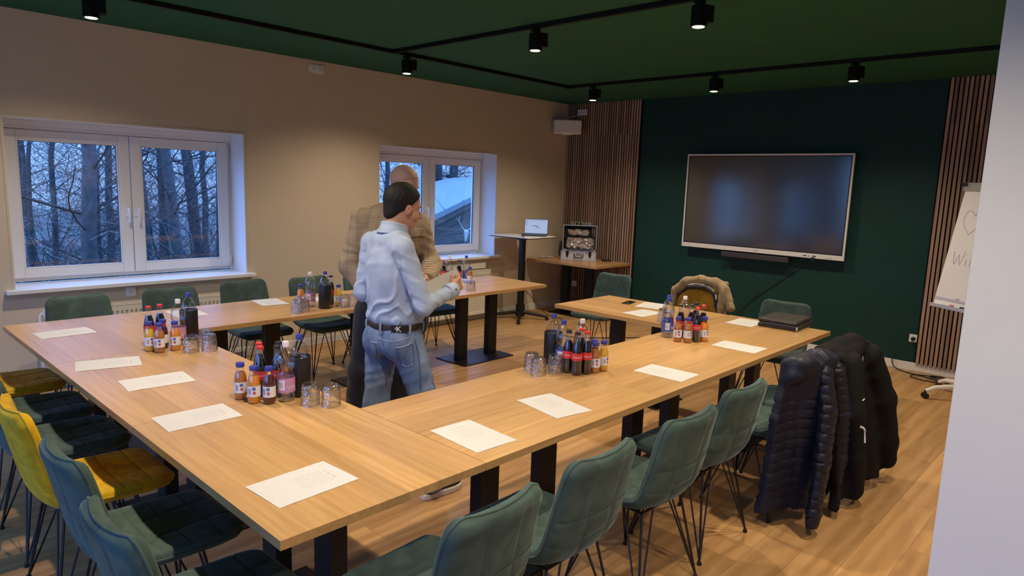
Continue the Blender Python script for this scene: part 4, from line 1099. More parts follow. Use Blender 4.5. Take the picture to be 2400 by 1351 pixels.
cable('laptop_cable', [(6.52, 5.96, 1.118), (6.40, 5.88, 1.116), (6.28, 5.74, 1.112), (6.22, 5.66, 1.08), (6.26, 5.68, .90), (6.36, 5.80, .68), (6.40, 5.9, .5), (6.62, 5.88, .30), (6.78, 5.72, .06), (6.9, 5.55, .008), (6.4, 5.2, .008), (6.1, 5.0, .008)], .0045, 'thin dark cable hanging from the laptop to the floor')

# ================================================================ OPEN ALUMINIUM CASE
cs = thing('tool_case', 'open aluminium case with crinkled plastic wrap inside on the corner table', 'case', (7.50, 5.79, TOPZ), math.radians(-54))
# local -y faces the camera
simple('case_panel', (.66, .63, .60), .4, metal=.2); simple('case_inside', (.015, .013, .013), .9)
W_, D_, H_ = .235, .165, .125
tr = ob('tray', Geo().box(-W_, -D_, 0, W_, -D_+.006, H_).box(-W_, D_-.006, 0, W_, D_, H_).box(-W_, -D_+.006, 0, -W_+.006, D_-.006, H_).box(W_-.006, -D_+.006, 0, W_, D_-.006, H_).box(-W_+.006, -D_+.006, 0, W_-.006, D_-.006, .006), 'case_panel', cs)
g = Geo()
for x in (-W_, W_):
    for y in (-D_, D_): g.box(x-.009, y-.009, -.0, x+.009, y+.009, H_+.002)
g.box(-W_, -D_-.004, 0, W_, -D_+.004, .012).box(-W_, -D_-.004, H_-.012, W_, -D_+.004, H_)
ob('edge_trim', g, 'alu', tr)
ob('lining', Geo().box(-W_+.007, -D_+.007, .0065, W_-.007, D_-.007, .03), 'case_inside', tr)
for x in (-.155, .155):
    ob('latch', Geo().box(x-.02, -D_-.010, H_-.055, x+.02, -D_-.002, H_+.004).box(x-.012, -D_-.012, H_-.08, x+.012, -D_-.004, H_-.055), 'black_metal', tr, bevel=.002)
hd = ob('handle', Geo().tube([(-.06, -D_-.008, H_-.035), (-.06, -D_-.03, H_-.04), (-.045, -D_-.034, H_-.085), (.045, -D_-.034, H_-.085), (.06, -D_-.03, H_-.04), (.06, -D_-.008, H_-.035)], .009, 8), 'black_plastic', tr, smooth=60)
ob('handle_plate', Geo().box(-.035, -D_-.012, H_-.05, .035, -D_-.002, H_-.012), 'chrome', tr)
ob('lock', Geo().box(-.12, -D_-.008, H_-.03, -.1, -D_-.002, H_-.008).box(.1, -D_-.008, H_-.03, .12, -D_-.002, H_-.008), 'chrome', tr)
lid = thing('lid', None, None); lid.parent = cs; lid.location = (0, D_, H_); lid.rotation_euler = (math.radians(-6), 0, 0)
LH = .335
ob('lid_shell', Geo().box(-W_, 0, 0, W_, .006, LH).box(-W_, -.06, 0, -W_+.006, 0, LH).box(W_-.006, -.06, 0, W_, 0, LH).box(-W_+.006, -.06, LH-.006, W_-.006, 0, LH), 'case_inside', lid)
ob('lid_trim', Geo().box(-W_-.005, -.066, 0, -W_+.007, -.056, LH+.005).box(W_-.007, -.066, 0, W_+.005, -.056, LH+.005).box(-W_+.007, -.066, LH-.007, W_-.007, -.056, LH+.005), 'alu', lid)
ob('lid_pocket', Geo().box(-W_+.01, -.05, .165, W_-.01, -.046, .182), 'case_inside', lid)
m, nt, b = nodes_of('crinkled_wrap'); b.inputs['Base Color'].default_value = (.62, .52, .46, 1); b.inputs['Roughness'].default_value = .22; b.inputs['Metallic'].default_value = .35
v = coords(nt); nz = N(nt, 'TexVoronoi'); nz.inputs['Scale'].default_value = 22; L(nt, v, nz.inputs['Vector']); bump(nt, b, nz.outputs['Distance'], 1.0, .03)
def wrapfn(P):
    q = P + .012*np.stack([wav(P, 28, 1), wav(P, 30, 2), wav(P, 26, 3)], -1)
    d = d_box(q, (0, -.02, .085), (.19, .035, .085), .03); d2 = d_box(q, (-.03, -.015, .235), (.15, .03, .045), .03)
    return np.minimum(d, d2)
ob('plastic_wrap', sdf_mesh('plastic_wrap', wrapfn, (-.23, -.09, -.02), (.23, .05, .32), .008), 'crinkled_wrap', lid)
cable('tool_cable', [(7.62, 5.33, TOPZ+.01), (7.66, 5.38, TOPZ+.02), (7.66, 5.46, TOPZ+.012), (7.60, 5.47, TOPZ+.022), (7.57, 5.40, TOPZ+.012), (7.62, 5.34, TOPZ+.024), (7.68, 5.42, TOPZ+.012)], .008, 'small black cable coil on the corner table right of the case')
tag(ob('tool_wrap', sdf_mesh('tool_wrap', lambda P: d_cone(P + .004*wav(P, 50, 4)[..., None], (-.1, 0, .016), (.1, 0, .016), .018, .011), (-.14, -.05, -.005), (.14, .05, .05), .005), 'crinkled_wrap', loc=(7.20, 6.13, TOPZ), rot=(0, 0, math.radians(-40))), 'crumpled strip of wrap on the corner table left of the case', 'wrap')

# ================================================================ FLIP CHART
ang = math.radians(35); nv = Vector((-math.cos(ang), math.sin(ang), 0)); sd = Vector((-math.sin(ang), -math.cos(ang), 0))
fc = thing('flip_chart', 'white mobile flip chart with handwriting, half hidden by the white wall', 'flip chart', (7.10, 1.378, 0))
up = (Vector((0, 0, .95)) - nv*.17).normalized(); bn = sd.cross(up).normalized()
if bn.dot(nv) < 0: bn = -bn
o3 = Vector((0, 0, .817)); BH = 1.00; BW = .66; KS = 1.075
def P3(a, h, d=0): return o3 + sd*(a*KS) + up*(h*KS) + bn*d
def slab(a0, a1, h0, h1, d0, d1):
    v = [P3(a, h, d) for d in (d0, d1) for a, h in ((a0, h0), (a1, h0), (a1, h1), (a0, h1))]
    return Geo().add(v, [(0, 3, 2, 1), (4, 5, 6, 7), (0, 1, 5, 4), (1, 2, 6, 5), (2, 3, 7, 6), (3, 0, 4, 7)])
ob('board', slab(0, BW, 0, BH, -.02, 0), 'white_plastic', fc)
ob('paper_pad', slab(.006, BW-.006, .045, BH-.03, .001, .008), 'chart_paper' if 'chart_paper' in MATS else simple('chart_paper', (.74, .73, .74), .7), fc)
ob('clamp_bar', slab(-.01, BW+.01, BH-.04, BH+.03, -.01, .02), 'alu', fc, bevel=.004)
ob('clamp_knob', slab(-.03, .03, BH-.0, BH+.025, .0, .035), 'black_plastic', fc, bevel=.006)
ob('pen_tray', slab(-.005, BW+.005, -.03, .0, -.03, .035), 'alu', fc, bevel=.003)
ob('pad_edge', slab(.012, BW-.012, .052, .056, .008, .0086), 'print_blue', fc)
ob('maker_print', slab(.21, .25, .062, .070, .008, .0086), 'print_grey', fc)
for i, (a, c_) in enumerate(((.05, 'print_red'), (.16, 'print_red'), (.26, 'print_blue'))):
    pass
simple('ink', (.16, .14, .17), .6)
heart = [(.155, .60), (.10, .66), (.075, .72), (.085, .775), (.115, .80), (.15, .785), (.17, .755), (.19, .79), (.225, .80), (.25, .77), (.245, .71), (.20, .645), (.155, .60)]
ob('heart_drawing', Geo().tube([P3(a, h, .0088) for a, h in [tuple(q) for q in catmull(heart, 50)]], .0018, 4), 'ink', fc)
wi = [[(.075, .455), (.082, .40), (.098, .345), (.112, .39), (.128, .43), (.138, .38), (.15, .345), (.165, .40), (.178, .46)], [(.205, .40), (.206, .345)], [(.205, .435), (.2055, .44)], [(.245, .47), (.247, .345)]]
for st in wi: ob('handwriting', Geo().tube([P3(a, h, .0088) for a, h in ([tuple(q) for q in catmull(st, 24)] if len(st) > 2 else st)], .0018, 4), 'ink', fc)
bc = Vector((7.0-7.10, .96-1.378, 0))
ob('pole', Geo().tube([bc+Vector((0, 0, .08)), P3(.33, .35, -.03)], .022, 12), 'white_plastic', fc, smooth=40)
ob('hub', Geo().lathe([(0, .075), (.05, .075), (.055, .09), (.045, .13), (0, .14)], 20, c=bc), 'white_plastic', fc, smooth=40)
simple('cream_plastic', (.76, .71, .62), .35)
for k, a in enumerate((125, 55, 197, 269, 341)):
    c, s_ = math.cos(math.radians(a)), math.sin(math.radians(a)); e = Vector((c, s_, 0)); q = bc
    ll = .38 if k else .40
    lg = ob('leg', Geo().tube([q+Vector((0, 0, .115)), q+e*.12+Vector((0, 0, .128)), q+e*ll*.8+Vector((0, 0, .105)), q+e*ll+Vector((0, 0, .07))], [.026, .026, .022, .018], 10), 'cream_plastic', fc, smooth=60)
    w = q+e*ll; ax = Vector((-s_, c, 0))
    ob('castor', Geo().tube([w-ax*.022+Vector((0, 0, .027)), w-ax*.006+Vector((0, 0, .027))], .027, 16).tube([w+ax*.006+Vector((0, 0, .027)), w+ax*.022+Vector((0, 0, .027))], .027, 16).tube([w+Vector((0, 0, .03)), w+Vector((0, 0, .075))], .010, 8), 'black_plastic', lg, smooth=40)
for (lb_, a, dd) in (('red marker pen on the flip chart tray', .10, 'print_red'), ('dark marker pen at the right of the flip chart tray', .20, 'black_plastic')):
    p0, p1 = P3(a, .006, .02)+Vector(fc.location), P3(a+.13, .006, .02)+Vector(fc.location)
    mk = thing('marker_pen', lb_, 'marker', p0, group='markers on the flip chart tray')
    ob('barrel', Geo().tube([(0, 0, 0), (p1-p0)*.65], .007, 10), 'white_plastic', mk, smooth=50); ob('cap', Geo().tube([(p1-p0)*.65, p1-p0], .0078, 10), dd, mk, smooth=50)

# ================================================================ SMALL THINGS ON THE TABLES
ph = thing('mobile_phone', 'black mobile phone lying on the screen-side table', 'phone', (5.03, 3.30, TOPZ), math.radians(12))
ob('body', Geo().box(-.078, -.037, 0, .078, .037, .008), 'black_plastic', ph, bevel=.003)
ob('display', Geo().box(-.074, -.034, .008, .074, .034, .0085), 'phone_glass' if 'phone_glass' in MATS else simple('phone_glass', (.006, .006, .008), .08, spec=.7), ph)
ob('camera_bump', Geo().box(-.07, .01, .0085, -.05, .03, .0095), 'black_metal', ph)
# black zipped folder
fo = thing('leather_folder', 'black padded zip folder on the last table by the screen', 'folder', (5.185, 1.975, TOPZ), math.radians(4))
m, nt, b = nodes_of('black_leather'); b.inputs['Base Color'].default_value = (.022, .017, .014, 1); b.inputs['Roughness'].default_value = .45
v = coords(nt); nz = N(nt, 'TexVoronoi'); nz.inputs['Scale'].default_value = 220; L(nt, v, nz.inputs['Vector']); bump(nt, b, nz.outputs['Distance'], .35, .002)
fx, fy = .185, .145
def cover(z0):
    return sdf_mesh('cover', lambda P: d_box(P + np.stack([0*P[..., 0], 0*P[..., 0], .003*wav(P, 22, 5)], -1), (0, 0, z0), (fx, fy, .016), .012), (-fx-.03, -fy-.03, z0-.035), (fx+.03, fy+.03, z0+.035), .007)
ob('bottom_cover', cover(.016), 'black_leather', fo); ob('top_cover', cover(.052), 'black_leather', fo)
ob('page_block', Geo().box(-fx+.012, -fy+.012, .028, fx-.012, fy-.012, .042), 'black_plastic', fo)
zp = [(-fx-.002, fy-.03, .034), (-fx-.002, -fy+.01, .034), (-fx+.01, -fy-.002, .034), (fx-.01, -fy-.002, .034), (fx+.002, -fy+.01, .034), (fx+.002, fy-.03, .034)]
ob('zip', Geo().tube(zp, .0045, 6), 'zip_grey' if 'zip_grey' in MATS else simple('zip_grey', (.10, .11, .16), .4, metal=.4), fo)
ob('zip_pull', Geo().box(-fx-.005, -fy-.006, .008, -fx+.006, -fy+.003, .034), 'chrome', fo)
# ================================================================ COATS ON THE CHAIRS
def cloth(name, col, rough=.75, sheen=.2, bscale=300, bm=.15, spec=.25):
    m = simple(name, col, rough, var=.12, vscale=14, bmp=bm, bscale=bscale, spec=spec); b = m.node_tree.nodes['Principled BSDF']
    b.inputs['Sheen Weight'].default_value = sheen; b.inputs['Sheen Roughness'].default_value = .5; return m
cloth('puffer_navy', (.0055, .007, .021), .5, .02, 60, .3, .35)
cloth('coat_black', (.004, .0038, .004), .85, .0)
cloth('tan_twill', (.27, .19, .10), .85, .2)
simple('reflective', (.75, .77, .82), .4); simple('lining_dark', (.02, .017, .02), .8)
def chain(P, pts, rs, k=.02):
    d = None
    for i in range(len(pts)-1):
        e = d_cone(P, pts[i], pts[i+1], rs[i], rs[i+1]); d = e if d is None else smin(d, e, k)
    return d
def lerp(x, xs, ys): return np.interp(x, xs, ys).astype(np.float32)
def proj(fn, p, d_, lift=.001):
    p = np.array(p, np.float32); d_ = np.array(d_, np.float32); d_ /= np.linalg.norm(d_); ts = np.arange(.30, -.3, -.003, dtype=np.float32)
    Q_ = p + ts[:, None]*d_; v_ = fn(Q_[None])[0]; k = int(np.argmax(v_ < 0)); return tuple(Q_[k] + d_*lift)
def puffer():
    t = thing('puffer_jacket', 'navy quilted puffer jacket hanging over a chair back on the right row', 'jacket', (3.70, 1.51, 0), .03)
    def q(z, per=.052):
        u = np.abs(np.mod(z/per, 1)-.5)*2; return .005*(1-u**4) - .0055*np.exp(-((1-u)/.09)**2)
    def body(P):
        x, y, z = P[..., 0], P[..., 1], P[..., 2]
        yc = lerp(z, [.05, .3, .6, .84, .9], [-.345, -.345, -.335, -.318, -.30]) + np.clip(-.06-x, 0, 1)*.62 + .012*np.sin(x*26+1)
        w0 = lerp(z, [.05, .6, .8, .92], [-.36, -.30, -.235, -.15]); w1 = lerp(z, [.05, .6, .8, .92], [.30, .28, .23, .17])
        hem = .085 + .05*np.clip(x, 0, 1)
        zz = z + .012*np.sin(x*14) + .03*x
        d = np.abs(y-yc)-.018-np.where(z < .70, q(zz), .006); d = np.maximum(d, np.maximum(w0-x, x-w1)); d = np.maximum(d, hem-z); d = np.maximum(d, z-.87)
        d = d*.85 + np.exp(-((x+.175)/.010)**2)*.006 + np.exp(-((x-.085)/.012)**2)*.010
        d = smin(d, d_box(P, (0.01, -.195, .80), (.225, .028, .09), .025), .03)
        top = chain(P, [(-.21, -.25, .825), (-.10, -.265, .872), (.06, -.27, .872), (.21, -.25, .825)], [.038, .046, .048, .040], .05)
        top = smin(top, d_ell(P, (-.14, -.245, .875), (.085, .065, .055)), .03); top = smin(top, d_ell(P, (.12, -.28, .865), (.10, .055, .05)), .03)
        crease = np.exp(-((x-.02-.15*(z-.85))/.012)**2)*.014*(z > .78) + np.exp(-((x+.075+.2*(z-.85))/.010)**2)*.010*(z > .78)
        return smin(d, top, .05) + crease + .0025*wav(P, 26, 2)
    def sleeve(P):
        z = P[..., 2]; Pf = P*np.array((1, 1.8, 1), np.float32)
        c = [(-.02, -.345, .80), (-.05, -.385, .62), (-.13, -.405, .36), (-.20, -.41, .12), (-.21, -.41, .05)]; c = [(a_, b_*1.8, d_) for a_, b_, d_ in c]
        d = chain(Pf, c, [.066, .074, .070, .062, .058], .02)*.7 - q(z + .25*P[..., 0] + .006*wav(P, 14, 7), .05) + .004 + .003*wav(P, 34, 8); return np.maximum(d, .042-z-.1*(P[..., 0]+.17))
    ob('body_panel', sdf_mesh('body_panel', body, (-.42, -.48, .04), (.40, -.06, .99), .0075), 'puffer_navy', t)
    ob('sleeve', sdf_mesh('sleeve', sleeve, (-.34, -.55, -.005), (.12, -.24, .92), .0075), 'puffer_navy', t)
    def s2(P): return np.maximum(chain(P, [(.16, -.34, .80), (.20, -.38, .55), (.21, -.385, .30), (.20, -.38, .16)], [.055, .058, .054, .05], .02) - q(P[..., 2]-.2*P[..., 0], .05) + .004, .15-P[..., 2])
    ob('sleeve', sdf_mesh('sleeve', s2, (.06, -.50, .08), (.36, -.24, .92), .008), 'puffer_navy', t)
puffer()
def coat():
    t = thing('black_coat', 'long black coat with a pale reflective strip over the last right-row chair', 'coat', (4.20, 1.49, 0), -.06)
    def body(P):
        x, y, z = P[..., 0], P[..., 1], P[..., 2]
        fold = .014*np.sin(x*21+.8*np.sin(z*5)) * lerp(z, [0, .5, .9], [1.3, .9, .2])
        yc = lerp(z, [.0, .3, .6, .84, .95], [-.42, -.395, -.36, -.325, -.30]) + fold
        w0 = lerp(z, [.0, .4, .75, .93], [-.40, -.36, -.27, -.16]); w1 = lerp(z, [.0, .4, .75, .93], [.47, .38, .27, .17])
        hem = .05 + .14*np.clip(x-.02, 0, 1) + .012*np.sin(x*17)
        d = np.abs(y-yc)-.022; d = np.maximum(d, np.maximum(w0-x, x-w1)); d = np.maximum(d, hem-z); d = np.maximum(d, z-.90)*.85
        f = d_box(P, (0, -.195, .79), (.225, .032, .11), .03); d = smin(d, f, .03)
        top = chain(P, [(-.22, -.235, .835), (-.08, -.265, .88), (.08, -.27, .885), (.21, -.25, .86)], [.055, .06, .06, .055], .03); d = smin(d, top, .03)
        collar = chain(P, [(-.2, -.31, .845), (-.08, -.33, .865), (.04, -.325, .87)], [.035, .04, .035], .02); d = smin(d, collar, .015)
        return d
    def full(P):
        s1 = chain(P*np.array((1, 1.3, 1), np.float32), [(.15, -.37*1.3, .82), (.25, -.43*1.3, .55), (.33, -.45*1.3, .28), (.36, -.455*1.3, .16)], [.065, .075, .070, .06], .03)*.8
        s2 = chain(P*np.array((1, 1.3, 1), np.float32), [(-.15, -.37*1.3, .82), (-.20, -.42*1.3, .55), (-.17, -.445*1.3, .30), (-.13, -.45*1.3, .10)], [.06, .066, .060, .055], .03)*.8
        d = smin(smin(body(P), s1, .045), s2, .03); return np.maximum(d - .004*np.abs(np.sin(P @ np.array((30, 10, -16), np.float32) + 2*wav(P, 7, 3)))**4, .03-P[..., 2])
    bp_ = ob('body_panel', sdf_mesh('body_panel', full, (-.46, -.58, .0), (.50, -.10, .99), .0085), 'coat_black', t)
    on = lambda x, z: proj(full, (x, -.4, z), (-.2, -1, 0), .002)
    ob('reflective_strip', Geo().tube([on(*q) for q in catmull([(-.215, .50), (-.185, .485), (-.165, .45), (-.163, .40)], 8)], .0065, 6), 'reflective', t, smooth=60)
    ob('zip_tag', Geo().tube([on(.01, .84), on(.018, .80), on(.02, .76)], [.002, .005, .007], 5), 'reflective', t)
    ob('pocket_zip', Geo().tube([on(-.06, .52), on(-.062, .46)], .0035, 5), 'reflective', t)
    ob('brand_tag', Geo().tube([on(-.19, .64), on(-.155, .642)], .004, 5), 'reflective', t)
    ob('front_seam', Geo().tube([on(x_, z_) for x_, z_ in catmull([(.03, .84), (.04, .6), (.05, .3), (.05, .12)], 20)], .0025, 5), 'coat_black', t)
coat()
def tan():
    t = thing('tan_jacket', 'tan jacket draped over the mustard chair in front of the green wall', 'jacket', (5.78, 3.14, 0), Q-.02)
    def body(P):
        w = .005*wav(P, 16, 2)
        d = chain(P, [(.275, -.20, .62), (.265, -.235, .76), (.17, -.265, .86), (.02, -.275, .895), (-.13, -.27, .885), (-.25, -.245, .83), (-.32, -.215, .73)], [.034, .042, .046, .044, .044, .046, .034], .02)
        d = smin(d, chain(P, [(-.25, -.22, .80), (-.255, -.20, .66), (-.235, -.20, .53)], [.04, .038, .03]), .02)
        d = smin(d, d_box(P, (0, -.325, .66), (.24, .028, .24), .025), .04)
        return d + w - .004*np.abs(np.sin(P @ np.array((40, 10, -30), np.float32) + 2*wav(P, 10, 3)))**4
    ob('body_panel', sdf_mesh('body_panel', body, (-.4, -.40, .38), (.36, -.12, .97), .008), 'tan_twill', t)
    ob('cuff', sdf_mesh('cuff', lambda P: d_cone(P, (-.325, -.21, .72), (-.35, -.195, .675), .036, .040)+.003*wav(P, 40, 1), (-.42, -.28, .60), (-.26, -.12, .78), .007), 'tan_twill', t)
    ob('collar_trim', Geo().tube([tuple(q) for q in catmull([(.13, -.212, .832), (.04, -.222, .856), (-.06, -.222, .850), (-.14, -.212, .826), (-.19, -.19, .78), (-.205, -.18, .74)], 24)], .0055, 6), 'reflective', t, smooth=60)
    ob('lining', sdf_mesh('lining', lambda P: chain(P, [(.215, -.20, .60), (.205, -.20, .74), (.12, -.205, .82), (-.06, -.21, .835), (-.17, -.20, .79), (-.205, -.185, .68), (-.21, -.185, .55)], [.014, .018, .018, .016, .018, .016, .014])+.003*wav(P, 40, 4), (-.28, -.28, .5), (.28, -.12, .9), .008), 'lining_dark', t)
tan()

# ================================================================ PEOPLE
def denim():
    m, nt, b = nodes_of('jeans'); b.inputs['Roughness'].default_value = .9; b.inputs['Specular IOR Level'].default_value = .15
    v = coords(nt, (1, 1, .6)); n1 = N(nt, 'TexNoise'); n1.inputs['Scale'].default_value = 9; n1.inputs['Detail'].default_value = 8; n1.inputs['Roughness'].default_value = .65; L(nt, v, n1.inputs['Vector'])
    rp = N(nt, 'ValToRGB'); rp.color_ramp.elements[0].position = .34; rp.color_ramp.elements[1].position = .66; rp.color_ramp.elements[0].color = (.085, .135, .26, 1); rp.color_ramp.elements[1].color = (.24, .31, .45, 1)
    L(nt, n1.outputs['Fac'], rp.inputs[0]); L(nt, rp.outputs[0], b.inputs['Base Color'])
    n2 = N(nt, 'TexNoise'); n2.inputs['Scale'].default_value = 420; L(nt, v, n2.inputs['Vector']); bump(nt, b, n2.outputs['Fac'], .3, .002)
simple('skin', (.50, .265, .185), .5, var=.08, vscale=20, spec=.35); simple('skin_pale', (.50, .29, .235), .45, var=.08, vscale=20, spec=.4)
for n_ in ('skin', 'skin_pale'):
    b = MATS[n_].node_tree.nodes['Principled BSDF']; b.inputs['Subsurface Weight'].default_value = .15; b.inputs['Subsurface Radius'].default_value = (.02, .008, .004)
simple('hair_dark', (.0055, .0038, .003), .7, bmp=.8, bscale=160, spec=.4); simple('hair_stubble', (.36, .205, .16), .6, bmp=.3, bscale=400)
cloth('shirt_blue', (.36, .44, .60), .75, .1, 500, .1); denim(); cloth('trousers_dark', (.012, .014, .022), .85, .1)
simple('belt_brown', (.03, .017, .014), .5); simple('shoe_dark', (.03, .017, .013), .6); simple('sole_white', (.72, .66, .62), .5); simple('eye_white', (.7, .68, .66), .2); simple('iris', (.03, .018, .01), .15)
simple('jeans_seam', (.28, .33, .44), .8); simple('jeans_dark', (.06, .085, .15), .85); simple('patch_black', (.006, .006, .007), .5); simple('button', (.10, .09, .09), .4)
def plaid():
    m, nt, b = nodes_of('plaid'); b.inputs['Roughness'].default_value = .9; b.inputs['Specular IOR Level'].default_value = .1
    v = coords(nt); sp = N(nt, 'SeparateXYZ'); L(nt, v, sp.inputs[0])
    def stripe(src, per, lo):
        a = N(nt, 'Math', operation='MULTIPLY'); a.inputs[1].default_value = 1/per; L(nt, src, a.inputs[0]); f = N(nt, 'Math', operation='FRACT'); L(nt, a.outputs[0], f.inputs[0])
        c = N(nt, 'Math', operation='LESS_THAN'); c.inputs[1].default_value = lo; L(nt, f.outputs[0], c.inputs[0]); return c.outputs[0]
    ax = N(nt, 'Math', operation='ADD'); L(nt, sp.outputs['X'], ax.inputs[0]); L(nt, sp.outputs['Y'], ax.inputs[1])
    nz = N(nt, 'TexNoise'); nz.inputs['Scale'].default_value = 60; L(nt, v, nz.inputs['Vector'])
    zz = N(nt, 'Math', operation='MULTIPLY_ADD'); zz.inputs[1].default_value = .006; L(nt, nz.outputs['Fac'], zz.inputs[0]); L(nt, sp.outputs['Z'], zz.inputs[2])
    h1 = stripe(zz.outputs[0], .0105, .32); v1 = stripe(ax.outputs[0], .0135, .28); h2 = stripe(zz.outputs[0], .072, .34); v2 = stripe(ax.outputs[0], .085, .30)
    c0 = N(nt, 'MixRGB'); c0.inputs['Color1'].default_value = (.43, .335, .225, 1); c0.inputs['Color2'].default_value = (.14, .095, .07, 1)
    f1 = N(nt, 'Math', operation='MULTIPLY'); f1.inputs[1].default_value = .75; L(nt, h1, f1.inputs[0]); L(nt, f1.outputs[0], c0.inputs['Fac'])
    cur = c0.outputs[0]
    for s_, amt, col in ((v1, .28, (.115, .078, .058, 1)), (h2, .12, (.08, .055, .05, 1)), (v2, .15, (.07, .05, .045, 1))):
        mx = N(nt, 'MixRGB'); mx.inputs['Color2'].default_value = col; L(nt, cur, mx.inputs['Color1']); q_ = N(nt, 'Math', operation='MULTIPLY'); q_.inputs[1].default_value = amt; L(nt, s_, q_.inputs[0]); L(nt, q_.outputs[0], mx.inputs['Fac']); cur = mx.outputs[0]
    L(nt, cur, b.inputs['Base Color'])
    n2 = N(nt, 'TexNoise'); n2.inputs['Scale'].default_value = 350; L(nt, v, n2.inputs['Vector']); bump(nt, b, n2.outputs['Fac'], .3, .002)
plaid()

def head_sdf(P):
    d = d_ell(P, (-.014, 0, .030), (.100, .077, .092))
    d = smin(d, d_ell(P, (.030, 0, -.040), (.066, .060, .085)), .03)
    d = smin(d, d_ell(P, (.040, 0, -.092), (.046, .044, .032)), .025)
    d = smin(d, d_cone(P, (.088, 0, .004), (.112, 0, -.032), .007, .012), .012)
    for s in (-1, 1):
        d = smin(d, d_ell(P, (.074, s*.030, .022), (.016, .026, .008)), .012)
        d = smin(d, d_ell(P, (.058, s*.046, -.035), (.030, .020, .020)), .02)
        d = -smin(-d, d_ell(P, (.098, s*.032, .000), (.016, .018, .010)), .010)
        d = smin(d, d_ell(P, (.101, s*.011, -.036), (.010, .008, .007)), .006)
        q = P - np.array((-.004, s*.080, -.012), np.float32); R = rotm(0, math.radians(12), s*math.radians(22))
        e = d_ell(P, (-.004, s*.080, -.012), (.017, .0075, .029), R); e = np.maximum(e, -d_ell(P, (-.001, s*.0885, -.010), (.009, .007, .017), R)); d = smin(d, e, .006)
    d = smin(d, d_ell(P, (.092, 0, -.064), (.010, .024, .006)), .006); d = smin(d, d_ell(P, (.089, 0, -.075), (.010, .021, .007)), .006)
    d = np.maximum(d, -d_ell(P, (.101, 0, -.0695), (.010, .022, .0016)))
    return d
def hand_sdf(P, curl=1.0):
    d = d_box(P, (.045, .0, 0), (.046, .041, .0145), .013); d = smin(d, d_cone(P, (-.03, 0, 0), (.02, 0, 0), .026, .025), .02)
    for y, l in ((.031, .92), (.0105, 1.0), (-.0105, .95), (-.031, .78)):
        a = (.086, y, .002); b_ = (.086+.034*l, y*1.02, .002-.016*curl); c_ = (.086+.036*l, y, -.018-.026*curl*l); e = (.086+.012*l, y, -.026-.030*curl*l)
        f = np.minimum(np.minimum(d_cone(P, a, b_, .0098, .0092), d_cone(P, b_, c_, .0092, .0084)), d_cone(P, c_, e, .0084, .0074)); d = smin(d, f, .005)
    th = smin(d_cone(P, (.015, .030, -.004), (.050, .056, -.016), .0150, .0115), d_cone(P, (.050, .056, -.016), (.085, .048, -.026), .0112, .0090), .006)
    return smin(d, th, .012)
def sdf_part(fn, lo, hi, h):
    me = sdf_mesh('tmp', fn, lo, hi, h); n = len(me.vertices); v = np.empty(n*3, np.float32); me.vertices.foreach_get('co', v)
    f = np.empty(len(me.loops), np.int32); me.loops.foreach_get('vertex_index', f); bpy.data.meshes.remove(me)
    return v.reshape(-1, 3), f.reshape(-1, 4)
def joined(name, parts):
    V = np.concatenate([p[0] for p in parts]); off = 0; F = []
    for v, f in parts: F.append(f+off); off += len(v)
    F = np.concatenate(F); me = bpy.data.meshes.new(name)
    me.vertices.add(len(V)); me.vertices.foreach_set('co', V.astype(np.float32).ravel()); me.loops.add(F.size); me.loops.foreach_set('vertex_index', F.ravel().astype(np.int32))
    me.polygons.add(len(F)); me.polygons.foreach_set('loop_start', np.arange(0, F.size, 4, dtype=np.int32)); me.update(calc_edges=True); me.validate()
    me.polygons.foreach_set('use_smooth', [True]*len(me.polygons)); return me
def frame_(x, y):
    x = np.array(x, float); x /= np.linalg.norm(x); y = np.array(y, float); y -= x*(x @ y); y /= np.linalg.norm(y); z = np.cross(x, y); return np.stack([x, y, z], 1)

def body_mesh(J):
    """one continuous skin figure under the clothes, with detailed head and hands"""
    def inner(P):
        d = d_ell(P, J['chest'], (.095, .15, .20)); d = smin(d, d_ell(P, J['belly'], (.085, .12, .16)), .05); d = smin(d, d_ell(P, J['pelvis'], (.085, .12, .10)), .05)
        d = smin(d, d_cone(P, J['neck0'], J['neck1'], .046, .052), .03)
        for s in 'LR':
            d = smin(d, d_cone(P, J['neck0'], J['sh'+s], .055, .055), .04); d = smin(d, d_cone(P, J['sh'+s], J['el'+s], .050, .038), .03); d = smin(d, d_cone(P, J['el'+s], J['wr'+s], .038, .025), .02)
            d = smin(d, d_cone(P, J['hip'+s], J['kn'+s], .075, .05), .04); d = smin(d, d_cone(P, J['kn'+s], J['an'+s], .048, .034), .02); d = smin(d, d_cone(P, J['an'+s], J['toe'+s], .034, .026), .02)
        return d
    pts = np.array([J[k] for k in J if k not in ('hR', 'hfL', 'hfR', 'sdir')]); lo = pts.min(0)-.16; hi = pts.max(0)+.16; lo[2] = min(lo[2], -.0)-.01
    parts = [sdf_part(inner, lo, np.minimum(hi, [9, 9, J['neck1'][2]+.02]), .016)]
    R = J['hR']; c = np.array(J['head'])
    v, f = sdf_part(lambda P: smin(head_sdf(P), d_cone(P, (-.022, 0, -.05), tuple((np.array(J['neck0'])-c) @ R), .054, .050), .025), (-.15, -.14, -.24), (.15, .14, .15), .0042)
    parts.append((v @ R.T + c, f))
    for s in 'LR':
        Rf = J['hf'+s]
        v, f = sdf_part(hand_sdf, (-.06, -.06, -.09), (.15, .08, .04), .0034); parts.append((v @ Rf.T + np.array(J['wr'+s]), f))
    return joined('body', parts)
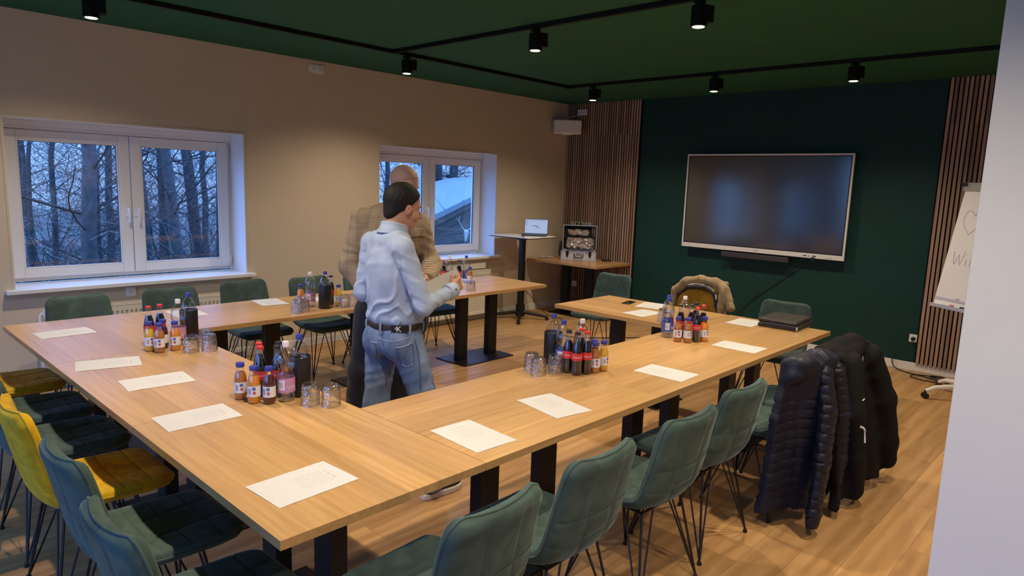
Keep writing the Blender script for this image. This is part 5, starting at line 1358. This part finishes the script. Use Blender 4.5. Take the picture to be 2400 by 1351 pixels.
def eyes(parent, J):
    R, c = J['hR'], np.array(J['head'])
    for s in (-1, 1):
        p = c + R @ np.array((.0745, s*.031, 0.0)); q = c + R @ np.array((.0825, s*.031, -.001))
        e = ob('eye', Geo().add([tuple(p+np.array(w)) for w in Geo().lathe([(0, -.0105), (.0065, -.0085), (.0105, -.003), (.0105, .003), (.0065, .0085), (0, .0105)], 14).v], Geo().lathe([(0, -.0105), (.0065, -.0085), (.0105, -.003), (.0105, .003), (.0065, .0085), (0, .0105)], 14).f), 'eye_white', parent, smooth=180)
        ob('iris', Geo().tube([tuple(q+R @ np.array((0, 0, 0))), tuple(q+R @ np.array((.0035, 0, 0)))], [.0055, .004], 12), 'iris', e)
        bp = [tuple(c + R @ np.array((.087-.010*(y/.03)**2, s*y, .021-.15*abs(y-.03)))) for y in (.014, .024, .034, .046)]
        ob('eyebrow', Geo().tube(bp, [.0035, .0045, .004, .002], 6), 'hair_dark', parent, smooth=60)
def shoe(parent, heel, ang, L_=.29):
    """heel: (x, y) of the heel end, ang: toe direction"""
    c, s = math.cos(ang), math.sin(ang); R = np.array(((c, -s, 0), (s, c, 0), (0, 0, 1))); o = np.array((heel[0], heel[1], 0))
    def sole(P):
        x, y, z = P[..., 0], P[..., 1], P[..., 2]; w = lerp(x, [0, .03, .10, .19, .25, .29], [.024, .034, .033, .046, .040, .012])
        return np.maximum(np.maximum(np.abs(y+.006*np.sin(x*11))-w, np.abs(x-.145)-.145), np.abs(z-.017-.10*np.clip(x-.22, 0, 1)**1.3)-.017)*.8
    def upper(P):
        d = d_ell(P, (.20, 0, .045), (.085, .042, .036)); d = smin(d, d_ell(P, (.065, 0, .055), (.062, .036, .055)), .03); d = smin(d, d_cone(P, (.06, 0, .06), (.15, 0, .06), .035, .03), .03)
        d = np.maximum(d, .026-P[..., 2]); return np.maximum(d, -d_cone(P, (.055, 0, .095), (.055, 0, .14), .028, .04))
    for nm, fn, mt in (('sole', sole, 'sole_white'), ('upper', upper, 'shoe_dark')):
        v, f = sdf_part(fn, (-.02, -.07, -.008), (.32, .07, .14), .0055); me = joined(nm, [(v @ R.T + o, f)])
        if nm == 'sole': sh = ob('shoe_sole', me, mt, parent)
        else: ob('shoe_upper', me, mt, parent)

def man_blue():
    ux, uz = 0, 0
    J = dict(chest=(-.015, .02, 1.27), belly=(.0, .005, 1.06), pelvis=(-.015, 0, .92), neck0=(-.022, .008, 1.445), neck1=(.015, -.0, 1.52), head=(.055, -.008, 1.615),
             shL=(.035, .205, 1.40), shR=(-.095, -.135, 1.40), elL=(.0, .245, 1.11), elR=(-.05, -.245, 1.095), wrL=(.19, .15, 1.12), wrR=(.215, -.240, 1.152),
             hipL=(0, .085, .88), hipR=(0, -.085, .88), knL=(.0, .135, .48), knR=(.045, -.20, .49), anL=(-.09, .145, .08), anR=(.0, -.275, .08), toeL=(.10, .16, .03), toeR=(.18, -.31, .03))
    J['hR'] = rotm(0, math.radians(13), math.radians(-24)) @ rotm(math.radians(4), 0, 0)
    J['hfR'] = frame_((.90, .10, .36), (-.36, .05, .92)); f = frame_((.85, -.30, .25), (-.2, .1, .95)); f[:, 2] *= -1; J['hfL'] = f
    t = thing('person', 'man in light blue shirt and faded jeans, seen from behind, holding a paper', 'person', (2.275, 3.035, 0), math.radians(12.3))
    ob('body', body_mesh(J), 'skin', t)
    R, c = J['hR'], np.array(J['head'])
    def hair(P):
        x, y, z = P[..., 0], P[..., 1], P[..., 2]
        d = d_ell(P, (-.019, 0, .034), (.107, .0845, .0975)) - .003*np.abs(wav(P, 55, 8))
        g = np.where(x > .008, .014+(x-.008)*1.15, .014+(x-.008)*1.15); g = np.maximum(g, -.088)
        d = smin(d, d_ell(P, (-.066, 0, -.045), (.038, .055, .050)), .03)
        cut = g-z; d = np.maximum(d, cut*.7)
        for s in (-1, 1): d = np.maximum(d, -d_ell(P, (-.002, s*.085, -.012), (.025, .018, .036)))
        return d
    v, f = sdf_part(hair, (-.16, -.13, -.14), (.15, .13, .16), .0045); ob('hair', joined('hair', [(v @ R.T + c, f)]), 'hair_dark', t)
    eyes(t, J)
    def fold(P, a=.006, fr=17, sd=3): return a*wav(P*np.array((1, 1, 1.3), np.float32), fr, sd)
    def shirt(P):
        z = P[..., 2]
        d = d_ell(P, (-.018, .022, 1.26), (.122, .180, .22), rotm(0, 0, math.radians(-20))); d = smin(d, d_ell(P, (.006, .004, 1.04), (.132, .168, .20)), .07)
        for s in 'LR': d = smin(d, d_cone(P, (-.022, .01, 1.445), J['sh'+s], .064, .060), .04)
        d = smin(d, d_ell(P, (-.022, .008, 1.43), (.088, .11, .050)), .03)
        w = wav(P, 11, 2)
        d = d - .0065*np.abs(np.sin(P @ np.array((6, 15, 19), np.float32) + 2.4*w + 1.2*wav(P, 19, 11)))**6*lerp(z, [.95, 1.12, 1.3, 1.42], [1.6, 1.4, .6, .1]) - .004*wav(P, 16, 3)
        d = d - .006*np.exp(-((z-1.0)/.03)**2)
        for s in 'LR':
            e, wr = np.array(J['el'+s]), np.array(J['wr'+s]); ax = wr-e; ax /= np.linalg.norm(ax)
            fore = d_cone(P, e, wr, .047, .037); fore = np.maximum(fore, (P-wr) @ ax.astype(np.float32) - .01)
            arm = smin(d_cone(P, J['sh'+s], e, .060, .048), fore, .025)
            arm = arm - .005*np.abs(np.sin((P @ np.array((15, 6, 19), np.float32))+2.5*wav(P, 12, 5)+1.2*wav(P, 24, 6)))**4 + .001; d = smin(d, arm, .016)
        d = np.maximum(d, .966-z); return np.maximum(d, -d_cone(P, (.006, 0, 1.505), (.03, 0, 1.64), .045, .07))
    sh = ob('shirt', sdf_mesh('shirt', shirt, (-.19, -.36, .95), (.28, .39, 1.54), .0065), 'shirt_blue', t)
    def collar(P):
        q = P - np.array((-.006, .006, 1.488), np.float32); q = q @ rotm(0, math.radians(16), 0).astype(np.float32)
        r = np.sqrt((q[..., 0]/1.08)**2 + q[..., 1]**2); w = .068 + .30*np.clip(-q[..., 2]+.012, 0, .06)
        d = np.maximum(np.abs(r-w)-.006, np.abs(q[..., 2]+.006)-.034); d = np.minimum(d, np.maximum(np.abs(r-.066)-.005, np.abs(q[..., 2])-.032)); return np.maximum(d, q[..., 0]-.066)
    ob('collar', sdf_mesh('collar', collar, (-.14, -.13, 1.40), (.13, .13, 1.57), .0045), 'shirt_blue', sh)
    for s in 'LR':
        w = np.array(J['wr'+s]); ax = w-np.array(J['el'+s]); ax /= np.linalg.norm(ax)
        ob('cuff', sdf_mesh('cuff', lambda P: np.maximum(np.abs(d_cone(P, w-ax*.06, w+ax*.012, .0405, .0385))-.006, np.abs((P-(w-ax*.022)) @ ax.astype(np.float32))-.034), w-.09, w+.09, .0042), 'shirt_blue', sh)
    def on_shirt(p, d_=(-.763, -.64, 0)):
        p = np.array(p, np.float32); d_ = np.array(d_, np.float32); d_ /= np.linalg.norm(d_); ts = np.arange(.30, -.3, -.003, dtype=np.float32)
        Q_ = p + ts[:, None]*d_; v_ = shirt(Q_[None])[0]; k = np.argmax(v_ < 0); return tuple(Q_[k] + d_*.001)
    ob('cuff_button', Geo().cyl(tuple(np.array(J['wrR'])+(-.03, -.044, .012)), tuple(np.array(J['wrR'])+(-.03, -.050, .012)), .005, 10), 'button', sh)
    ob('armhole_seam', Geo().tube([on_shirt(q) for q in catmull([(-.06, -.06, 1.44), (-.05, -.075, 1.36), (-.045, -.085, 1.28), (-.04, -.09, 1.22)], 18)], .0018, 5), 'shirt_blue', sh)
    def trous(P):
        z = P[..., 2]
        d = d_ell(P, (-.005, 0, .93), (.122, .160, .13))
        for s, q in (('L', 1), ('R', -1)):
            d = smin(d, d_ell(P, (-.062, q*.072, .865), (.085, .088, .10)), .035)
            leg = smin(d_cone(P, (0, q*.088, .86), J['kn'+s], .098, .070), d_cone(P, J['kn'+s], np.array(J['an'+s])+(0, 0, .0), .071, .066), .03)
            leg = leg - .0035*np.abs(np.sin(z*38+P[..., 1]*30+2.2*wav(P, 9, 5)))**5*lerp(z, [.1, .5, .8, .85], [1.6, 1.2, .8, .2]); d = smin(d, leg, .03)
        d = d - .003*wav(P, 14, 7); d = np.maximum(d, z-.978); return np.maximum(d, .045-z)
    jn = ob('jeans', sdf_mesh('jeans', trous, (-.24, -.40, .03), (.20, .27, 1.0), .0085), 'jeans', t)
    def waist(P, e): return d_ell(P, (-.005, 0, .93), (.122+e, .160+e, .13+e))
    ob('belt', sdf_mesh('belt', lambda P: np.maximum(np.maximum(d_ell(P, (-.005, 0, .955), (.130, .170, .22)), -d_ell(P, (-.005, 0, .955), (.118, .156, .21))), np.abs(P[..., 2]-.962)-.017), (-.16, -.2, .93), (.16, .2, 1.0), .006), 'belt_brown', t)
    # back of the waistband: direction of the camera in this frame
    def rim(phi, z, e=0.0): return np.array((-.005+(.131+e)*math.cos(phi), (.171+e)*math.sin(phi), z))
    for ph in (math.radians(186), math.radians(246), math.radians(300), math.radians(140)):
        a = rim(ph, .985, .004); b_ = rim(ph, .925, .0); m_ = Geo().tube([tuple(a), tuple(rim(ph, .955, .006)), tuple(b_)], .006, 6); ob('belt_loop', m_, 'jeans_seam', jn, smooth=60)
    ph0, ph1 = math.radians(208), math.radians(241); n = 8; g = Geo()
    for i in range(n+1):
        ph = ph0+(ph1-ph0)*i/n
        for z, e in ((.941, .004), (.980, .004), (.980, .008), (.941, .008)): g.v.append(tuple(rim(ph, z, e)))
    for i in range(n):
        for j in range(4): g.f.append((i*4+j, i*4+(j+1) % 4, (i+1)*4+(j+1) % 4, (i+1)*4+j))
    g.f += [(3, 2, 1, 0), (n*4, n*4+1, n*4+2, n*4+3)]
    pt = ob('waist_patch', g, 'patch_black', jn)
    def letter(ch, ph, z, size):
        cu = bpy.data.curves.new('letter', 'FONT'); cu.body = ch; cu.size = size; cu.extrude = .0006; cu.align_x = 'CENTER'; cu.materials.append(M('print_white'))
        tmp = bpy.data.objects.new('tmp', cu); COL.objects.link(tmp); me = bpy.data.meshes.new_from_object(tmp); bpy.data.objects.remove(tmp)
        o = bpy.data.objects.new('letter', me); COL.objects.link(o); o.parent = pt
        nn = np.array((math.cos(ph)/.131, math.sin(ph)/.171, 0)); nn /= np.linalg.norm(nn); p = rim(ph, z, .009); xx = np.cross((0, 0, 1), nn)
        o.matrix_local = Matrix(((xx[0], 0, nn[0], p[0]), (xx[1], 0, nn[1], p[1]), (xx[2], 1, nn[2], p[2]), (0, 0, 0, 1)))
    letter('c', math.radians(217), .957, .030); letter('K', math.radians(222.5), .946, .044)
    # seams and back pockets on the denim
    def on_surf(p, d_=(-.763, -.64, 0)):
        p = np.array(p, np.float32); d_ = np.array(d_, np.float32); d_ /= np.linalg.norm(d_); ts = np.arange(.30, -.2, -.004, dtype=np.float32)
        Q_ = p + ts[:, None]*d_; v_ = trous(Q_[None])[0]; k = np.argmax(v_ < 0); return tuple(Q_[k] + d_*.003)
    def seam(name, pts, r, mat, n=16): ob(name, Geo().tube([on_surf(q) for q in catmull(pts, n)], r, 5), mat, jn, smooth=60)
    u = np.array((.64, -.763, 0))                      # picture-right at this spot
    W = lambda a, z: tuple(u*a + np.array((-.03, 0, z)))
    seam('pocket_edge', [W(-.025+.055, .862), W(.075, .868), W(.115, .883)], .0032, 'jeans_seam')
    seam('pocket_side', [W(.03, .862), W(.045, .80), W(.06, .76)], .0018, 'jeans_dark'); seam('pocket_side', [W(.115, .883), W(.125, .82), W(.125, .765)], .0022, 'jeans_dark'); seam('pocket_bottom', [W(.06, .76), W(.09, .748), W(.125, .765)], .0022, 'jeans_seam')
    seam('yoke_seam', [W(-.075, .895), W(0, .893), W(.06, .905), W(.12, .915)], .0022, 'jeans_seam'); seam('centre_seam', [W(-.045, .93), W(-.042, .88), W(-.02, .83), W(.01, .79)], .0022, 'jeans_dark')
    seam('side_seam', [W(.13, .90), W(.15, .82), W(.16, .72), W(.165, .62)], .003, 'jeans_dark', 24); seam('pocket_edge', [W(-.11, .875), W(-.09, .868), W(-.075, .868)], .003, 'jeans_seam'); seam('pocket_side', [W(-.085, .865), W(-.078, .82), W(-.08, .78)], .002, 'jeans_dark')
    shoe(t, (-.065, -.262), math.radians(-13), .3); shoe(t, (-.14, .14), math.radians(8))
    # the sheet in his hands
    a, b_, c_, d2 = np.array((.305, -.200, 1.262)), np.array((.310, -.262, 1.175)), np.array((.172, -.030, 1.03)), np.array((.205, .020, 1.125)); g = Geo(); nx, ny = 12, 6
    for j in range(ny+1):
        for i in range(nx+1):
            u_, v_ = i/nx, j/ny; p = (a*(1-v_)+b_*v_)*(1-u_) + (d2*(1-v_)+c_*v_)*u_; p = p + np.array((-.02, 0, .012))*math.sin(math.pi*u_)*.8 + np.array((.0, -.01, -.02))*math.sin(math.pi*v_); g.v.append(tuple(p))
    for j in range(ny):
        for i in range(nx): q = j*(nx+1)+i; g.f.append((q, q+1, q+nx+2, q+nx+1))
    n = len(g.v); g.v += [(x-.0006, y, z-.0006) for x, y, z in g.v]; g.f += [tuple(n+i for i in q[::-1]) for q in list(g.f)]
    pp = ob('paper_sheet', g, 'held_paper' if 'held_paper' in MATS else simple('held_paper', (.68, .64, .55), .8), smooth=180); pp.location = t.location; pp.rotation_euler = t.rotation_euler
    tag(pp, 'curled cream sheet of paper held up by the man in the blue shirt', 'paper')
man_blue()

def man_plaid():
    J = dict(chest=(0.02, .01, 1.36), belly=(.0, 0, 1.13), pelvis=(-.01, 0, .97), neck0=(.02, .03, 1.555), neck1=(.045, .06, 1.63), head=(.085, .085, 1.728),
             shL=(.01, .21, 1.475), shR=(.0, -.165, 1.495), elL=(.06, .285, 1.20), elR=(-.03, -.235, 1.20), wrL=(.31, .15, 1.14), wrR=(.10, -.13, 1.0),
             hipL=(0, .10, .94), hipR=(0, -.10, .94), knL=(.04, .085, .50), knR=(.03, -.165, .50), anL=(-.02, .06, .08), anR=(-.02, -.19, .08), toeL=(.15, .07, .03), toeR=(.14, -.22, .03))
    J['hR'] = rotm(0, math.radians(24), math.radians(26)) @ rotm(math.radians(3), 0, 0)
    f = frame_((.9, -.3, -.1), (-.1, -.2, .95)); f[:, 2] *= -1; J['hfL'] = f; J['hfR'] = frame_((.25, .1, -.95), (.95, .1, .2))
    t = thing('person', 'man with a shaved head in a brown checked overshirt, standing behind the blue shirt', 'person', (2.66, 3.64, 0), math.radians(-107))
    ob('body', body_mesh(J), 'skin_pale', t)
    R, c = J['hR'], np.array(J['head'])
    def hair(P):
        x, y, z = P[..., 0], P[..., 1], P[..., 2]; d = d_ell(P, (-.015, 0, .031), (.1025, .0790, .0935)); g = np.where(x > .0, .03+x*.62, .03+x*1.1)
        return np.maximum(d, (np.maximum(g, -.07)-z)*.7)
    v, f_ = sdf_part(hair, (-.16, -.13, -.14), (.15, .13, .16), .0045); ob('hair_stubble', joined('hair', [(v @ R.T + c, f_)]), 'hair_stubble', t)
    eyes(t, J)
    def shirt(P):
        z = P[..., 2]
        d = d_ell(P, (.015, .01, 1.36), (.150, .215, .24)); d = smin(d, d_ell(P, (0, 0, 1.10), (.150, .205, .24)), .08)
        for s in 'LR': d = smin(d, d_cone(P, (.015, .025, 1.54), J['sh'+s], .075, .075), .04)
        for s in 'LR':
            e, wr = np.array(J['el'+s]), np.array(J['wr'+s]); ax = wr-e; ax /= np.linalg.norm(ax)
            fore = np.maximum(d_cone(P, e, wr, .068, .052), (P-wr) @ ax.astype(np.float32) - .012)
            arm = smin(d_cone(P, J['sh'+s], e, .074, .066), fore, .03) - .006*np.abs(np.sin((P @ np.array((9, 12, 30), np.float32))+3*wav(P, 10, 5)))**3; d = smin(d, arm, .018)
        d = d - .006*wav(P, 14, 9); d = np.maximum(d, .90-z); d = np.maximum(d, -d_cone(P, (.04, .03, 1.54), (.07, .045, 1.72), .062, .085))
        d = np.maximum(d, -np.maximum(np.abs(P[..., 1]-.02)-.004, .08-P[..., 0]))
        return d
    sh = ob('overshirt', sdf_mesh('overshirt', shirt, (-.2, -.40, .88), (.40, .40, 1.63), .0085), 'plaid', t)
    def collar(P):
        q = P - np.array((.02, .028, 1.575), np.float32); q = q @ rotm(0, math.radians(-15), 0).astype(np.float32); r = np.sqrt((q[..., 0]/1.05)**2 + q[..., 1]**2); w = .075 + .22*np.clip(-q[..., 2]+.01, 0, .05)
        return np.maximum(np.maximum(np.abs(r-w)-.006, np.abs(q[..., 2])-.034), q[..., 0]-.06)
    ob('collar', sdf_mesh('collar', collar, (-.13, -.12, 1.48), (.16, .18, 1.67), .006), 'plaid', sh)
    def flap(cy):
        def fn(P):
            d = np.abs(shirt(P)-.006)-.004; return np.maximum(np.maximum(d, np.abs(P[..., 1]-cy)-.062), np.abs(P[..., 2]-1.425)-.028)
        return fn
    for cy in (.165, -.12):
        ob('pocket_flap', sdf_mesh('pocket_flap', lambda P: np.maximum(flap(cy)(P), -P[..., 0]), (.02, cy-.09, 1.37), (.24, cy+.09, 1.48), .005), 'plaid', sh)
    def trous(P):
        z = P[..., 2]; d = d_ell(P, (0, 0, .94), (.135, .18, .14)); d = smin(d, d_ell(P, (.02, .16, .84), (.11, .13, .17)), .05)
        for s, q in (('L', 1), ('R', -1)):
            leg = smin(d_cone(P, (0, q*.10, .90), J['kn'+s], .115, .095), d_cone(P, J['kn'+s], J['an'+s], .095, .105), .03) - .004*np.abs(np.sin(z*22+9*P[..., 1]+2*wav(P, 8, 3)))**4*lerp(z, [.1, .6, .8], [1.5, 1, 0]); d = smin(d, leg, .02)
        d = d - .004*wav(P, 18, 4); d = np.maximum(d, z-1.02); return np.maximum(d, .03-z)
    ob('trousers', sdf_mesh('trousers', trous, (-.24, -.36, .015), (.24, .34, 1.04), .010), 'trousers_dark', t)
    shoe(t, (-.09, .055), math.radians(5)); shoe(t, (-.09, -.185), math.radians(-12))
man_plaid()
